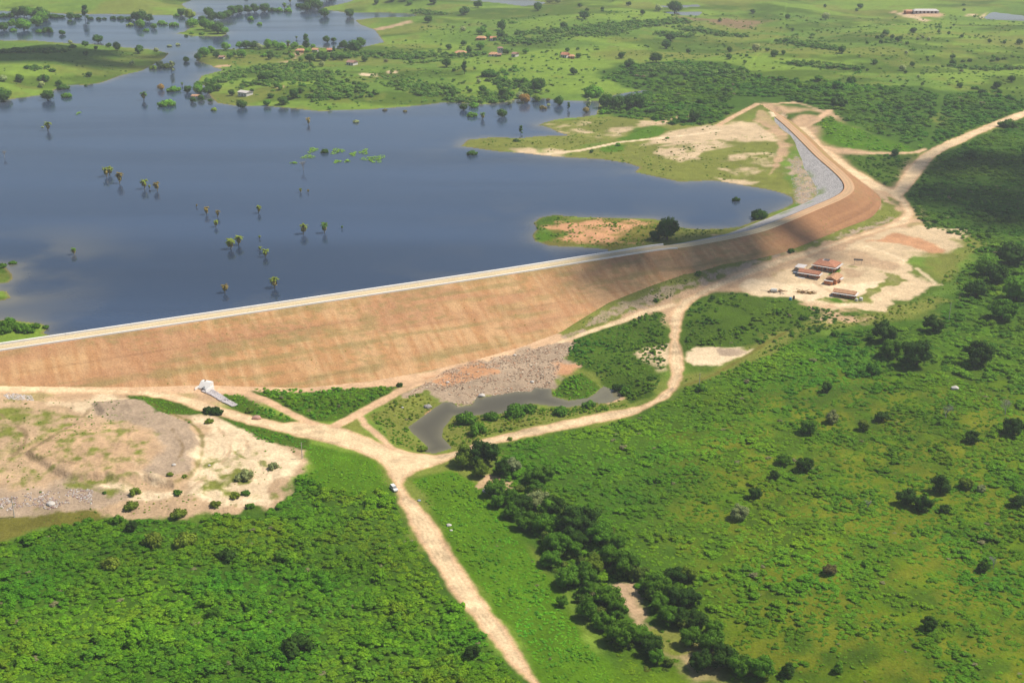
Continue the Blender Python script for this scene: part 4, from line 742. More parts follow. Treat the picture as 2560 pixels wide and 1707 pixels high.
CAR += [
 ('grass_tussocks', 'O', [(455, 150), (460, 120), (520, 108), (700, 105), (830, 112), (960, 110), (1200, 140), (1250, 215), (1000, 235), (750, 250), (500, 235), (475, 200), (465, 178)], 9, (3, 9), .6, GF, .56, 'clumps of mid green bushes over the peninsula beyond the lake', 'grass'),
 ('shrubland', 'O', [(1150, 1130), (1220, 1120), (1290, 1170), (1400, 1220), (1440, 1290), (1520, 1320), (1560, 1400), (1640, 1500), (1680, 1600), (1560, 1620), (1480, 1540), (1400, 1470), (1340, 1400), (1290, 1340), (1250, 1270), (1190, 1210)], 2.6, (2.5, 8.5), .85, G2[:1]+[fol(70, 92, 30), fol(84, 98, 40), fol(60, 84, 26)], .5, 'tall dark thicket filling the gaps between the creek trees', 'scrub'),
 ('grass_tussocks', 'O', [(1570, 885), (1580, 862), (1650, 850), (1740, 795), (1850, 745), (2000, 722), (2110, 685), (2160, 655), (2180, 600), (2240, 560), (2300, 620), (2200, 690), (2080, 740), (1860, 770), (1700, 835), (1640, 872)], 2.3, (.6, 3.2), .5, G4, .36, 'rough grass and low bushes along the faint track below the work camp', 'grass'),
 ('grass_tussocks', 'O', [(1222, 512), (1240, 500), (1275, 494), (1400, 501), (1545, 513), (1620, 527), (1700, 521), (1800, 480), (1822, 466), (1845, 474), (1760, 508), (1640, 538), (1560, 550), (1400, 572), (1330, 566), (1226, 552)], 2.6, (.8, 3.2), .5, G4, .4, 'low bushes on the brown island beside the dam', 'grass'),
]
# bush belts of the far pastures: (frame, line of points, half width px-ish m, ...) darker low thickets
BELT = [('C', [(220, 690), (420, 640), (620, 560), (850, 520)], 9), ('C', [(900, 500), (1150, 470), (1350, 450), (1500, 470)], 12), ('C', [(1100, 590), (1300, 560), (1550, 590), (1800, 560)], 14),
        ('C', [(1250, 600), (1500, 640), (1720, 640)], 12), ('C', [(1700, 700), (1900, 690), (1990, 700)], 8), ('C', [(1750, 780), (1950, 800), (2150, 780), (2300, 800)], 12), ('C', [(1650, 870), (1850, 880), (2050, 860)], 8), ('C', [(750, 720), (900, 680), (1050, 690)], 10),
        ('T10', [(370, 570), (480, 610), (560, 640), (660, 650)], 8), ('T10', [(480, 590), (620, 600), (780, 640)], 10), ('T10', [(700, 390), (850, 390), (950, 380)], 7), ('T10', [(1100, 270), (1300, 290), (1500, 250)], 11),
        ('T10', [(1250, 230), (1500, 215), (1750, 200), (1850, 170)], 12), ('T10', [(1620, 240), (1800, 230), (1950, 190), (2100, 160), (2340, 150)], 12), ('T10', [(500, 80), (600, 90), (700, 100)], 7), ('T10', [(1180, 600), (1260, 610)], 6),
        ('T10', [(1160, 590), (1280, 590), (1300, 640)], 8), ('T10', [(2200, 240), (2400, 245)], 8), ('T20', [(0, 200), (150, 215), (290, 245)], 12), ('T20', [(690, 280), (850, 310), (1060, 345)], 9), ('T20', [(760, 440), (900, 450), (1030, 465), (1180, 470)], 9),
        ('T20', [(-200, 470), (0, 480), (200, 490), (400, 520)], 14), ('T20', [(1870, 465), (2100, 480), (2349, 470)], 5), ('T20', [(330, 245), (420, 250)], 8), ('T20', [(1060, 460), (1190, 475)], 6), ('T10', [(-120, 400), (60, 380), (200, 370), (330, 380)], 14),
        ('A', [(390, 910), (600, 925)], 6), ('A', [(100, 700), (400, 690), (850, 690)], 9), ('T10', [(380, 380), (500, 400), (620, 370)], 12), ('T10', [(1050, 560), (1200, 590)], 8), ('T10', [(1000, 650), (1080, 690), (880, 700), (760, 680)], 8)]
YEL = pix([(1740, 1240), (1880, 1160), (1960, 1010), (2050, 900), (2160, 880), (2300, 900), (2352, 1000), (2200, 1120), (2230, 1250), (2180, 1330), (2300, 1420), (2500, 1500), (2500, 1800), (1560, 1800), (1640, 1450)])[0]
def place_carpet(spec):
    name, f, poly, sp, (s0, s1), asp, cols_, thr, label, cat = spec
    P, _ = pix(poly, f); ext = P.max(0)-P.min(0); n = int(ext[0]*ext[1]/(sp*sp)*1.15)
    q = sample_poly(P, min(n, 400000))
    w_ = fbm(q[:, 0]/14, q[:, 1]/14, 200+len(poly), 3); w2 = fbm(q[:, 0]/45, q[:, 1]/45, 210, 2)
    yl = ss(18, -30, sdist(q, YEL, 60.0)) if name == 'shrubland' else 0; k = (w_*.6+w2*.4) > thr+.22*yl+(rng.uniform(-.08, .08, len(q)) if thr else 0); q = q[k]
    q = q[clear_of(q, .9 if 'low' in name else 1.5)]
    z, sd, dn = H(q, True); k = (sd > .5) | dn; da = ldist(q, AX, 80); k &= da > 24-.0*z; q, z = q[k], z[k]
    n = len(q); w_ = fbm(q[:, 0]/14, q[:, 1]/14, 77, 3); lump = fbm(q[:, 0]/8.5, q[:, 1]/8.5, 76, 3); sz = s0+(s1-s0)*np.clip(rng.beta(1.4, 3.4, n)*.7+.8*(lump-.4), 0, 1)
    cc = np.array(cols_); ci = (fbm(q[:, 0]/9, q[:, 1]/9, 78, 3)*1.6-.3+rng.uniform(-.3, .3, n)); ci = np.clip((ci*len(cc)).astype(int), 0, len(cc)-1)
    big = .6+.8*fbm(q[:, 0]/42, q[:, 1]/42, 79, 4); hue = (fbm(q[:, 0]/30, q[:, 1]/30, 80, 3)-.5)[:, None]*[.9, .15, -.3]; giant = rng.uniform(size=n) < .03; sz = np.where(giant & (s1 > 4), sz*1.7, sz)
    t = np.clip(cc[ci]*(rng.uniform(.9, 1.1, n)*big)[:, None]*(1+hue), .002, .8)
    dry = rng.uniform(size=n) < .006; t[dry] = fol(118, 112, 84)
    print(name, n)
    return scatter(name, q, z-.05*sz, sz, asp*(.55+1.5*np.clip(lump-.25, 0, .6))*rng.uniform(.8, 1.2, n), t, 6, NGS, label, cat)
for s_ in CAR: place_carpet(s_)
# tufts on the earth face
k = rng.integers(5, int(len(AXF)*.97), 1100); o_ = CRW+rng.uniform(1, 40, 1100); q = AXF[k]+NR[k]*o_[:, None]; zf = CREST-(o_-CRW)/2.1
kk = (fbm(SL[k]/18, o_/6, 500, 3) > .52) & (zf > Hg(q)+.1); q, zf = q[kk], zf[kk]; n = len(q)
scatter('grass_tussocks', q, zf-.1, rng.uniform(.3, 1.1, n), np.full(n, .3), np.array(G4)[rng.integers(0, 4, n)]*rng.uniform(.85, 1.2, n)[:, None], 6, NGS, 'thin tufts of weed scattered over the earth face of the dam', 'grass')
# thicket belts, one carpet
Q = []; 
for f, ln, hw in BELT:
    P, _ = pix(ln, f); L = np.array(smooth_line(P, 3)); m = int(len(L)*hw*1.0)
    k = rng.integers(0, len(L), m); Q.append(L[k]+rng.normal(0, hw*.6, (m, 2))*[1, 1.2])
q = np.concatenate(Q); z, sd, dn = H(q, True); k = (sd > .5); q, z = q[k], z[k]; n = len(q); print('belts', n)
cc = np.array(GF); t = cc[rng.integers(0, 4, n)]*rng.uniform(.7, 1.1, n)[:, None]
sz = rng.uniform(3, 8.5, n); scatter('thicket', q, z-.2, sz, rng.uniform(.5, .75, n), t, 6, NGS, 'belts of low dark thicket across the far pastures beyond the lake', 'scrub')

# ============================================================ air
def box(name, x0, x1, y0, y1, z0, z1, mat):
    V = [(x, y, z) for z in (z0, z1) for y in (y0, y1) for x in (x0, x1)]
    return mesh_obj(name, V, [(0, 2, 3, 1), (4, 5, 7, 6), (0, 1, 5, 4), (2, 6, 7, 3), (0, 4, 6, 2), (1, 3, 7, 5)], mat)
GR = float(rr[-1])+60
hm = bpy.data.materials.new('air'); hm.use_nodes = True; hn = hm.node_tree; hn.nodes.remove(hn.nodes['Principled BSDF'])
pv = hn.nodes.new('ShaderNodeVolumePrincipled'); pv.inputs['Color'].default_value = (.94, .95, .97, 1); pv.inputs['Density'].default_value = .00012; pv.inputs['Anisotropy'].default_value = .2
hn.links.new(pv.outputs[0], hn.nodes['Material Output'].inputs['Volume'])
tag(box('haze', -GR, GR, -GR, GR, float(GZ.min())-1.5, CAMZ+4, hm), 'thin pale air over the whole valley', 'haze', None, 'stuff')

# ------------------------------------------------------------ clouds between the sun and the valley (their shadows lie on the dam, the left point and the right slope)
cm, cn, cp = mat_new('cloud_white', 1.0, 0); cp.inputs['Base Color'].default_value = (.9, .9, .92, 1)
tr = cn.nodes.new('ShaderNodeBsdfTransparent'); mx = cn.nodes.new('ShaderNodeMixShader'); mx.inputs[0].default_value = .92
cn.links.new(tr.outputs[0], mx.inputs[1]); cn.links.new(cp.outputs[0], mx.inputs[2]); cn.links.new(mx.outputs[0], cn.nodes['Material Output'].inputs['Surface'])
cm2 = cm.copy(); cm2.name = 'thin_cloud_white'; cm2.node_tree.nodes['Mix Shader'].inputs[0].default_value = .3
def cloud(px, ra, rb, rot, alt, seed, lab):
    g = random.Random(seed); P, z = pixg([px]); t = alt/sdir.z; c = Vector((float(P[0, 0]), float(P[0, 1]), float(z[0])))+sdir*t; V = []; F = []
    for k in range(90):
        a = g.uniform(0, 6.283); q = math.sqrt(g.uniform(0, 1)); r = min(ra, rb)*g.uniform(.16, .46)*(1.1-.55*q); x, y = q*ra*math.cos(a), q*rb*math.sin(a); x, y = x*math.cos(rot)-y*math.sin(rot), x*math.sin(rot)+y*math.cos(rot)
        bm = bmesh.new(); bmesh.ops.create_icosphere(bm, subdivisions=2, radius=r); b = len(V)
        V += [(x+v.co.x*g.uniform(.85, 1.15), y+v.co.y*g.uniform(.85, 1.15), r*.5+v.co.z*.5) for v in bm.verts]; F += [tuple(b+v.index for v in f.verts) for f in bm.faces]; bm.free()
    o = mesh_obj('cloud', V, F, cm2 if seed == 3 else cm, smooth=True); o.location = c; tag(o, lab, 'cloud', None, 'structure')
cloud((1605, 586), 92, 38, .45, 2300, 1, 'small cloud whose shade lies on the middle of the dam')
cloud((60, 122), 190, 75, .15, 2500, 2, 'cloud shading the grassy point at the upper left')
cloud((2520, 430), 130, 100, .4, 2500, 3, 'cloud shading the scrub slope at the right edge')
cloud((440, -6), 230, 90, 0, 2600, 4, 'cloud shading the far shore at the top left')

# ============================================================ trees, each one a thing
def tube(V, F, pts, rads, n=6, cap=True):
    """append a tapered tube"""
    pts = [Vector(p) for p in pts]; b = len(V)
    for i, p in enumerate(pts):
        t = (pts[min(i+1, len(pts)-1)]-pts[max(i-1, 0)]).normalized(); a = t.orthogonal().normalized(); c = t.cross(a)
        for k in range(n):
            q = p+(a*math.cos(2*math.pi*k/n)+c*math.sin(2*math.pi*k/n))*rads[i]; V.append(tuple(q))
    for i in range(len(pts)-1):
        for k in range(n): F.append((b+i*n+k, b+i*n+(k+1) % n, b+(i+1)*n+(k+1) % n, b+(i+1)*n+k))
    if cap: F.append(tuple(b+(len(pts)-1)*n+k for k in range(n)))
def trunk_mesh(seed, tall=False):
    g = random.Random(seed); V = []; F = []; h = .55 if not tall else 1.1
    tube(V, F, [(0, 0, -.08), (.01, .0, .12), (.02, .02, .3*h/.55), (.0, .03, h)], [.04, .032, .026, .012])
    for k in range(5):
        a = k*1.257+g.uniform(-.3, .3); z = g.uniform(.14, .3)*h/.55
        tube(V, F, [(.01, .01, z), (.12*math.cos(a), .12*math.sin(a), z+.13), (.27*math.cos(a), .27*math.sin(a), z+.26)], [.018, .013, .005], 5)
    return mesh_obj('trunk', V, F, bark, link=False).data
KINDS = {}
for k in range(4): KINDS['r%d' % k] = (crown_mesh('crown', 15+3*k, 1000, .034, 300+k, 'round', .8), trunk_mesh(k))
for k in range(5): KINDS['n%d' % k] = (crown_mesh('crown', 30+4*k, 3400, .021, 360+k, 'near', .78), trunk_mesh(k))
for k in range(2): KINDS['l%d' % k] = (crown_mesh('crown', 13, 620, .034, 320+k, 'low', .84), trunk_mesh(10+k))
for k in range(2): KINDS['t%d' % k] = (crown_mesh('crown', 16, 900, .038, 340+k, 'tall', .84), trunk_mesh(20+k, True))
for c, t in KINDS.values(): c.materials.append(m_crown)
TINT = {'d': ((52, 74, 26), 'dark green'), 'm': ((76, 106, 30), 'green'), 'o': ((102, 114, 38), 'olive green'), 'r': ((118, 88, 48), 'rusty brown'), 'g': ((122, 124, 88), 'grey-green'), 'b': ((98, 86, 56), 'brownish'), 'y': ((150, 160, 70), 'pale yellow-green')}
ALL = []                                               # (object, picture x, picture y, look, noun) for the labels
def put_tree(f, x, y, wpx, tint='m', shape='r', noun='tree', asp=1.0):
    (X0, Y0), = fr(f, [(x, y)]); wO = wpx*FR[f][2]
    shift = wO*.20
    P, z = pixg([(X0, Y0-shift)]); d = math.hypot(P[0, 0], P[0, 1]); depth = d*math.cos(PITCH)+(CAMZ-z[0])*math.sin(PITCH)
    wid = wO/FO*depth*(1.15 if d > 900 else 1.22)
    lk = Hg(P)[0] < W-.05 and P[0, 1] > 480 and not is_down(P)[0]
    nm = {'tree': 'broadleaf_tree', 'bush': 'bush'}[noun]
    nr_ = shape == 'r' and d < 640; kk = ('n' if nr_ else shape)+str(random.randrange(5 if nr_ else {'r': 4, 'l': 2, 't': 2}[shape])); cme, tme = KINDS[kk]
    s = (wid, wid*random.uniform(.9, 1.1), wid*asp*random.uniform(.9, 1.12))
    zz = W-.05*wid if lk else float(z[0])
    rt = empty(nm, (float(P[0, 0]), float(P[0, 1]), zz), random.uniform(0, 6.28), scale=s)
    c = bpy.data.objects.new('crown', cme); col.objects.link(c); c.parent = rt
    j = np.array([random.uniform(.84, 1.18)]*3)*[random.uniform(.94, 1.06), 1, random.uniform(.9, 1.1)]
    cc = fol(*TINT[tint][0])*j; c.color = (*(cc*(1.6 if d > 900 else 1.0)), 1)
    if noun == 'tree':
        t = bpy.data.objects.new('trunk', tme); col.objects.link(t); t.parent = rt
    size = 'tiny' if wid < 4.0 else 'small' if wid < 7 else 'mid-sized' if wid < 11 else 'large'
    form = {'r': 'round', 'l': 'low spreading', 't': 'tall narrow'}[shape]
    rt['category'] = noun
    reg = ('water' if lk else 'far' if d > 950 else 'near')
    rt['group'] = {'water': 'flooded trees and bushes standing in the lake', 'far': 'trees and bushes of the far pastures', 'near': 'trees and bushes near the dam and the roads'}[reg]
    ALL.append((rt, X0, Y0, '%s %s %s %s%s' % (size, form, TINT[tint][1], noun, ' in the lake' if lk else ''), noun)); return rt
T = {}
T['A'] = '''60,320,130,d,l;150,315,130,d,l;240,305,150,d;330,310,160,d;420,320,170,m;520,325,170,d;600,350,160,d;560,400,170,m;500,450,160,m;600,380,130,d;740,315,130,d,l;830,305,90,d,l;700,290,110,d,l;960,345,120,d;1040,315,110,d,l;1150,360,120,d,t;1215,340,80,d,l;940,375,60,d,l;1330,345,80,d,l;1400,335,70,d,l;1520,330,90,d,l;1620,340,110,d,l;1720,345,100,d,l;1820,365,140,d;1900,385,160,d;2000,385,120,d;2160,395,120,m,l;2300,395,90,m,l;1740,435,100,o,l;1900,470,150,m;1960,490,90,m,l;2060,455,90,m;60,505,150,d;170,455,120,m;330,515,200,m;190,510,90,m,l;540,530,100,m,l;650,535,150,d,l;840,545,85,d;1310,615,140,d;940,600,60,g;970,665,110,d,l;1140,640,90,d;1450,650,80,d;1560,700,120,d;1280,680,60,d;1150,760,80,d;1850,745,140,d;2090,710,70,g;1765,890,70,g;1190,1045,90,d;590,1115,160,d,l;560,1190,90,g;270,1120,110,d;50,1110,100,g;790,1170,100,d;850,1235,150,d,l;1150,1172,50,d,l;60,1360,200,d;2130,930,100,g;2230,960,150,o,l;2300,1030,90,g,t;2050,960,110,o,l'''
T['B'] = '''280,235,130,d;220,255,90,m,l;1150,42,60,d;1430,20,110,m,l;1950,205,160,d;2020,170,200,d;2120,165,190,d;2230,90,200,d;1860,160,120,d,l;2000,80,200,d;1910,30,160,d;2300,40,120,d;2195,300,150,d;440,395,150,m;400,330,160,o;560,330,120,d;650,265,150,d;700,320,150,d;830,325,160,d;900,320,150,d;980,290,150,d;1060,265,150,d;1180,260,130,d;1270,255,140,d;1400,255,150,d;1500,240,120,d,l;1600,235,120,m,l;1720,235,130,m,l;1220,352,110,m,l;1335,408,85,m,l;420,470,70,m,l;560,485,90,m,l;600,430,170,m;700,450,150,m;780,490,180,d;860,475,110,m;350,510,60,d,l;190,405,130,m,l;60,395,100,m,l;130,670,60,g,l;240,670,70,g,l;345,865,100,m;30,940,120,g,l;120,945,100,g,l;170,945,80,g;190,1300,180,m,l;370,1290,120,d;520,1290,160,m;500,1200,120,m;640,1280,120,d;30,1285,110,r'''
T['C'] = '''90,400,120,m;160,365,160,m;260,300,110,m;450,275,140,m;330,370,100,d;500,380,90,m;555,350,90,m;660,370,120,m;640,245,110,m;730,250,140,d;820,250,140,d;900,260,100,g;1010,250,150,m;1110,235,110,m;1190,270,130,m;1360,245,110,m;1530,250,120,d,t;1620,230,70,m;1415,330,60,d;1530,300,130,m,l;1810,205,110,d;1895,200,80,d;1900,300,60,d,t;2040,250,140,d;2180,320,220,d;2260,230,160,d;2300,420,110,d;2010,400,110,d;1900,400,120,d;1740,420,160,d;1740,480,100,g;1570,430,130,d;1330,370,80,m;1050,390,120,d;1030,330,70,d;960,350,100,m,l;950,710,170,d;530,870,100,d;350,810,110,d;100,860,150,g;250,830,130,d;245,960,60,d;20,990,90,d;120,950,90,d;680,1060,160,d;300,1110,90,o,l;800,820,60,d;1060,900,90,d;1000,1010,110,m;1220,1000,150,d;1360,920,150,d;1455,830,90,d;1180,790,80,m;1840,1050,60,m'''
T['D'] = '''100,665,150,d;130,400,100,d;350,335,90,d;420,450,120,d;600,185,150,m;660,90,80,d;920,130,180,d;890,220,130,d;710,235,100,m;590,405,140,m;340,125,90,g;965,470,110,d;1090,450,70,m,l;730,820,240,d,l;360,760,100,d,t;205,710,60,d;330,890,60,d,l;910,730,80,m;570,890,80,g;950,880,120,m;1250,900,110,m;1140,965,150,d,l;1100,860,110,m,l;1960,775,130,d;1780,680,60,m,l;1460,1025,230,d;940,1125,180,d;1060,1100,110,m;640,1025,130,d;440,1025,80,d;790,1085,80,d;170,1085,120,d;1830,90,120,d;1880,425,80,d;2030,520,90,d;1260,460,110,m;1200,300,80,m,l'''
T['E'] = '''330,195,120,d;600,255,165,r;540,165,110,g;760,230,130,o;905,205,60,b;400,260,80,g;1065,295,160,d;1185,345,60,d,t;840,370,110,b,l;915,310,50,g;1450,290,80,g,t;1425,370,120,b;1530,175,300,m,l;1700,315,220,d;1840,310,200,d;2060,335,270,d;1640,370,120,m,l;2300,350,130,d,l;305,485,140,d;545,660,70,d,t;480,735,90,d,l;1490,880,60,d;1840,790,90,m,l;2500,690,60,m,l'''
T['T10'] = '''838,795,62,d;915,765,80,m,l;897,862,80,m,l;900,1098,70,d,l;240,22,40,d;350,28,60,d;430,20,60,d;510,15,60,d;470,42,40,m;630,40,55,d;940,70,65,d;840,120,80,d;1350,88,65,d;1675,148,80,d;1640,60,40,d;1430,35,60,g;1490,35,60,g;1975,50,40,d;2070,112,40,d;2180,90,60,g;2290,112,110,d;2005,12,60,d;1865,20,50,g;595,170,60,d;1795,80,30,d;1690,85,30,d;60,150,80,d;2265,300,80,d;2235,350,70,d;1975,475,70,d;1925,412,50,d;2165,445,80,d'''
T['T20'] = '''480,102,40,d;720,138,40,d;980,152,60,g;1220,68,45,d;1195,85,25,d;40,375,40,d;320,368,45,d;320,415,45,d;580,362,35,d;630,402,60,d;690,384,35,d;500,372,70,g;1095,380,60,d;755,220,25,d;1325,448,45,d;1160,585,80,d,l;980,60,30,d;80,850,100,d;1465,1085,65,d;1970,1115,90,d;1070,750,120,d,l;2230,900,120,d,l'''
T['F'] = '''190,588,60,d;265,578,70,d;320,545,110,d;415,582,70,d;245,660,65,d;320,642,60,d,l;490,635,90,d;540,595,70,d;630,672,60,d;720,510,110,d;790,605,60,g;860,578,50,g;950,615,70,g;1095,498,50,d;1245,525,55,d;1275,435,40,d;1320,393,40,d;1440,570,60,d;1470,175,45,d;1460,95,60,d,l;1840,650,70,d;2060,658,50,d;2285,675,90,d;730,758,80,m,l;620,810,60,g;930,862,50,d,l;1300,875,80,d;1300,985,100,d;1455,925,70,d,l;1555,922,80,d,l;1880,920,70,d,l;1970,912,70,d;2050,892,70,d,l;1900,868,60,m;155,965,75,d;45,1055,45,d;705,995,80,d;850,1270,60,d;800,1155,50,g;1365,1222,50,d,l;1400,1310,90,d;2160,1230,115,d;1950,1335,140,d;1990,1405,90,d;1740,1405,130,d,l;45,665,60,d;560,1060,100,g;610,1092,60,d'''
T['O'] = '''2245,850,64,d;2105,855,74,d;2045,832,52,m;2030,795,54,d;2143,770,46,d;1532,562,56,d;2320,620,60,d;2290,660,50,d;2335,700,60,m;2265,640,40,m;2240,690,50,d;2300,745,56,m;1505,556,26,d'''
T['T21'] = '''1370,1345,90,d;1240,1410,90,o;870,1440,130,m;1990,1495,95,d;2270,1450,140,d;985,1145,80,d;1030,1360,90,g;1150,450,0,d'''
T['T22'] = '''690,85,100,m;840,130,120,d;630,175,70,d;500,315,90,d;390,460,120,g;1540,365,140,d;1770,285,120,d;1650,405,120,d;1800,405,70,d;1950,245,90,o;2050,262,60,g;2300,375,100,d;2060,815,80,d;1690,1220,110,d;730,1535,100,d;1060,1505,70,m;1010,835,90,b;50,1060,150,d;100,1210,160,d;60,1340,170,m;200,1380,180,m;280,1490,200,d;130,1500,160,d;400,1545,180,m;550,1560,180,m;40,885,120,o;220,1250,120,m'''
T['T12'] = '''980,105,210,d;840,105,160,o;960,170,120,o;1120,165,120,d;1180,130,110,g;1330,215,140,m;1060,305,150,m;1170,360,130,m;1250,430,180,d;1340,405,170,g;1170,450,130,m;1270,530,150,m;1400,565,170,m;1450,445,160,d;1560,570,220,d;1690,560,200,d;1620,665,160,d;1470,690,170,m;1580,710,150,m;1780,650,190,m;1900,660,120,m;1850,790,180,m;1960,860,190,m;1440,790,150,m;1560,935,180,m;1690,910,160,m;1680,995,120,m;1740,825,140,o;1520,1055,90,m;1700,1155,160,m;1830,1060,170,m;1900,1125,150,m;1800,1225,150,m;1930,1340,220,m;2060,1325,150,m;2140,1400,170,d;2170,1455,120,m;2160,985,190,m;2240,1185,170,m;2330,1190,150,d;2290,910,150,d;2180,1090,140,m;2330,1070,160,d;2280,1010,150,m;900,1415,115,d;1400,200,120,m;1080,380,110,m;1350,300,130,m'''
T['T02'] = '''2050,1395,240,d,l;910,535,80,d;1480,1145,110,m'''
for f, s_ in T.items():
    for e in s_.replace('\n', '').split(';'):
        q = e.split(','); x, y, wv_ = float(q[0]), float(q[1]), float(q[2])
        if wv_ <= 0: continue
        sh = q[4] if len(q) > 4 else 'r'
        put_tree(f, x, y, wv_, q[3], sh, 'bush' if sh == 'l' else 'tree', {'r': .95, 'l': 1.05, 't': 1.0}[sh])
B = {'T02': '''1060,645,150,o;1280,645,150,o;770,795,130,o;1560,745,130,d;1480,365,75,o;1220,282,60,m;905,388,95,o;1230,445,110,o;930,285,80,o;1615,305,70,o;1690,285,60,m;1170,152,45,o;720,272,30,m;1720,373,60,m;1680,190,120,g;1880,110,80,g;1270,160,40,o;800,480,90,m''',
     'T01': '''505,1085,120,m;1440,1355,60,o;1430,1290,80,d;1490,1300,90,d;1480,1275,60,d;1720,1280,60,o''',
     'T11': '''400,1102,50,d;1030,1340,100,m;1190,1325,170,m;1290,1285,110,m;1510,1305,110,m;1700,1250,90,m;1910,1135,90,d;1950,1160,90,m;940,1440,130,m;560,1545,70,o;860,1370,140,m;1160,1465,40,o;2165,515,40,m''',
     'T21': '''110,335,50,m;745,180,50,m;650,600,60,m;1050,750,60,m;830,640,60,m;130,1140,90,m;40,790,50,m''',
     'O': '''1745,510,40,d,l;1690,477,18,d,l'''}
for f, s_ in B.items():
    for e in s_.split(';'):
        q = e.split(','); put_tree(f, float(q[0]), float(q[1]), float(q[2]), q[3], 'l', 'bush', 1.15)

# ------------------------------------------------------------ palms and bare trees
m_frond = leaf_mat('palm_fronds', 'object'); m_dead = plain('dead_palm_fronds', tuple(fol(150, 126, 78)*.8), .9, .8, 1.2, 2)
ptrunk = plain('palm_trunk', (.24, .19, .13), .9, .8, 1.2, 3)
def palm_meshes(seed):
    g = random.Random(seed); V = []; F = []
    tube(V, F, [(0, 0, -1), (.1, 0, 1.8), (.15, .05, 3.9)], [.32, .24, .2], 8); tr = mesh_obj('trunk', V, F, ptrunk, link=False).data
    def fronds(n, e0, e1, L, wd):
        V = []; F = []; C = []
        for k in range(n):
            a = k*2.399+g.uniform(-.3, .3); el = g.uniform(e0, e1); l = L*g.uniform(.85, 1.15); ca, sa = math.cos(a), math.sin(a); t = g.uniform(.75, 1.2)
            r, z = .1, 3.9; pr = []
            for i in range(7):
                pr.append((r, z)); r += math.cos(el)*l/6; z += math.sin(el)*l/6; el -= .34
            for side in (-1, 1):                         # two leaflet rows folded from the rib, serrated
                b = len(V)
                for i, (rr_, zz_) in enumerate(pr):
                    wdt = wd*math.sin(math.pi*(i+.7)/7.2)*(1 if i % 2 else .8)
                    V.append((rr_*ca, rr_*sa, zz_)); V.append((rr_*ca-side*sa*wdt, rr_*sa+side*ca*wdt, zz_-.35*wdt)); C += [(t*1.1, t*1.05, t*.9), (t, t, t)]
                for i in range(6): F.append((b+2*i, b+2*i+1, b+2*i+3, b+2*i+2))
        return V, F, C
    V, F, C = fronds(20, .0, 1.45, 2.6, .62); cr = mesh_obj('crown', V, F, m_frond, cols=np.array(C), link=False).data
    V, F, C = fronds(22, -1.25, -.35, 3.1, .6); dd = mesh_obj('dead_fronds', V, F, m_dead, cols=np.array(C), link=False).data
    return tr, cr, dd
PM = [palm_meshes(k) for k in range(3)]
def put_palm(f, x, y, hpx, tint='y', dead=True, lean=0):
    (X0, Y0), = fr(f, [(x, y)]); hO = hpx*FR[f][2]
    zb = W; P0, z0 = pixg([(X0, Y0)]); lk = Hg(P0)[0] < W-.05
    if lk: P0 = unproj([(X0, Y0)], W); z0 = [W]
    d = math.hypot(P0[0, 0], P0[0, 1]); depth = d*math.cos(PITCH)+(CAMZ-z0[0])*math.sin(PITCH)
    hm_ = hO/FO*depth/math.cos(math.atan((CAMZ-z0[0])/d)); s = max(hm_/6.8, .35)
    rt = empty('palm_tree', (float(P0[0, 0]), float(P0[0, 1]), float(z0[0])), random.uniform(0, 6.28), scale=s)
    rt.rotation_euler = (random.uniform(-.14, .14), random.uniform(-.14, .14), random.uniform(0, 6.28)); rt.scale = (s*random.uniform(.8, 1.15), s*random.uniform(.8, 1.15), s)
    tr, cr, dd = PM[random.randrange(3)]
    for nm, me in (('trunk', tr), ('crown', cr))+((('dead_fronds', dd),) if dead else ()):
        o = bpy.data.objects.new(nm, me); col.objects.link(o); o.parent = rt
        if nm == 'crown': o.color = (*(fol(*{'y': (112, 120, 48), 'm': (76, 102, 38), 'b': (122, 102, 58)}[tint])*random.uniform(.85, 1.1)), 1)
    rt['category'] = 'palm tree'; rt['group'] = 'palm trees standing in the lake' if lk else 'palm trees'
    look = ('short ' if hm_ < 5 else 'tall ' if hm_ > 9 else '')+{'y': 'yellow-green', 'm': 'green', 'b': 'dried brown'}[tint]+' palm'+(' standing in the lake' if lk else '')
    ALL.append((rt, X0, Y0, look, 'palm')); return rt
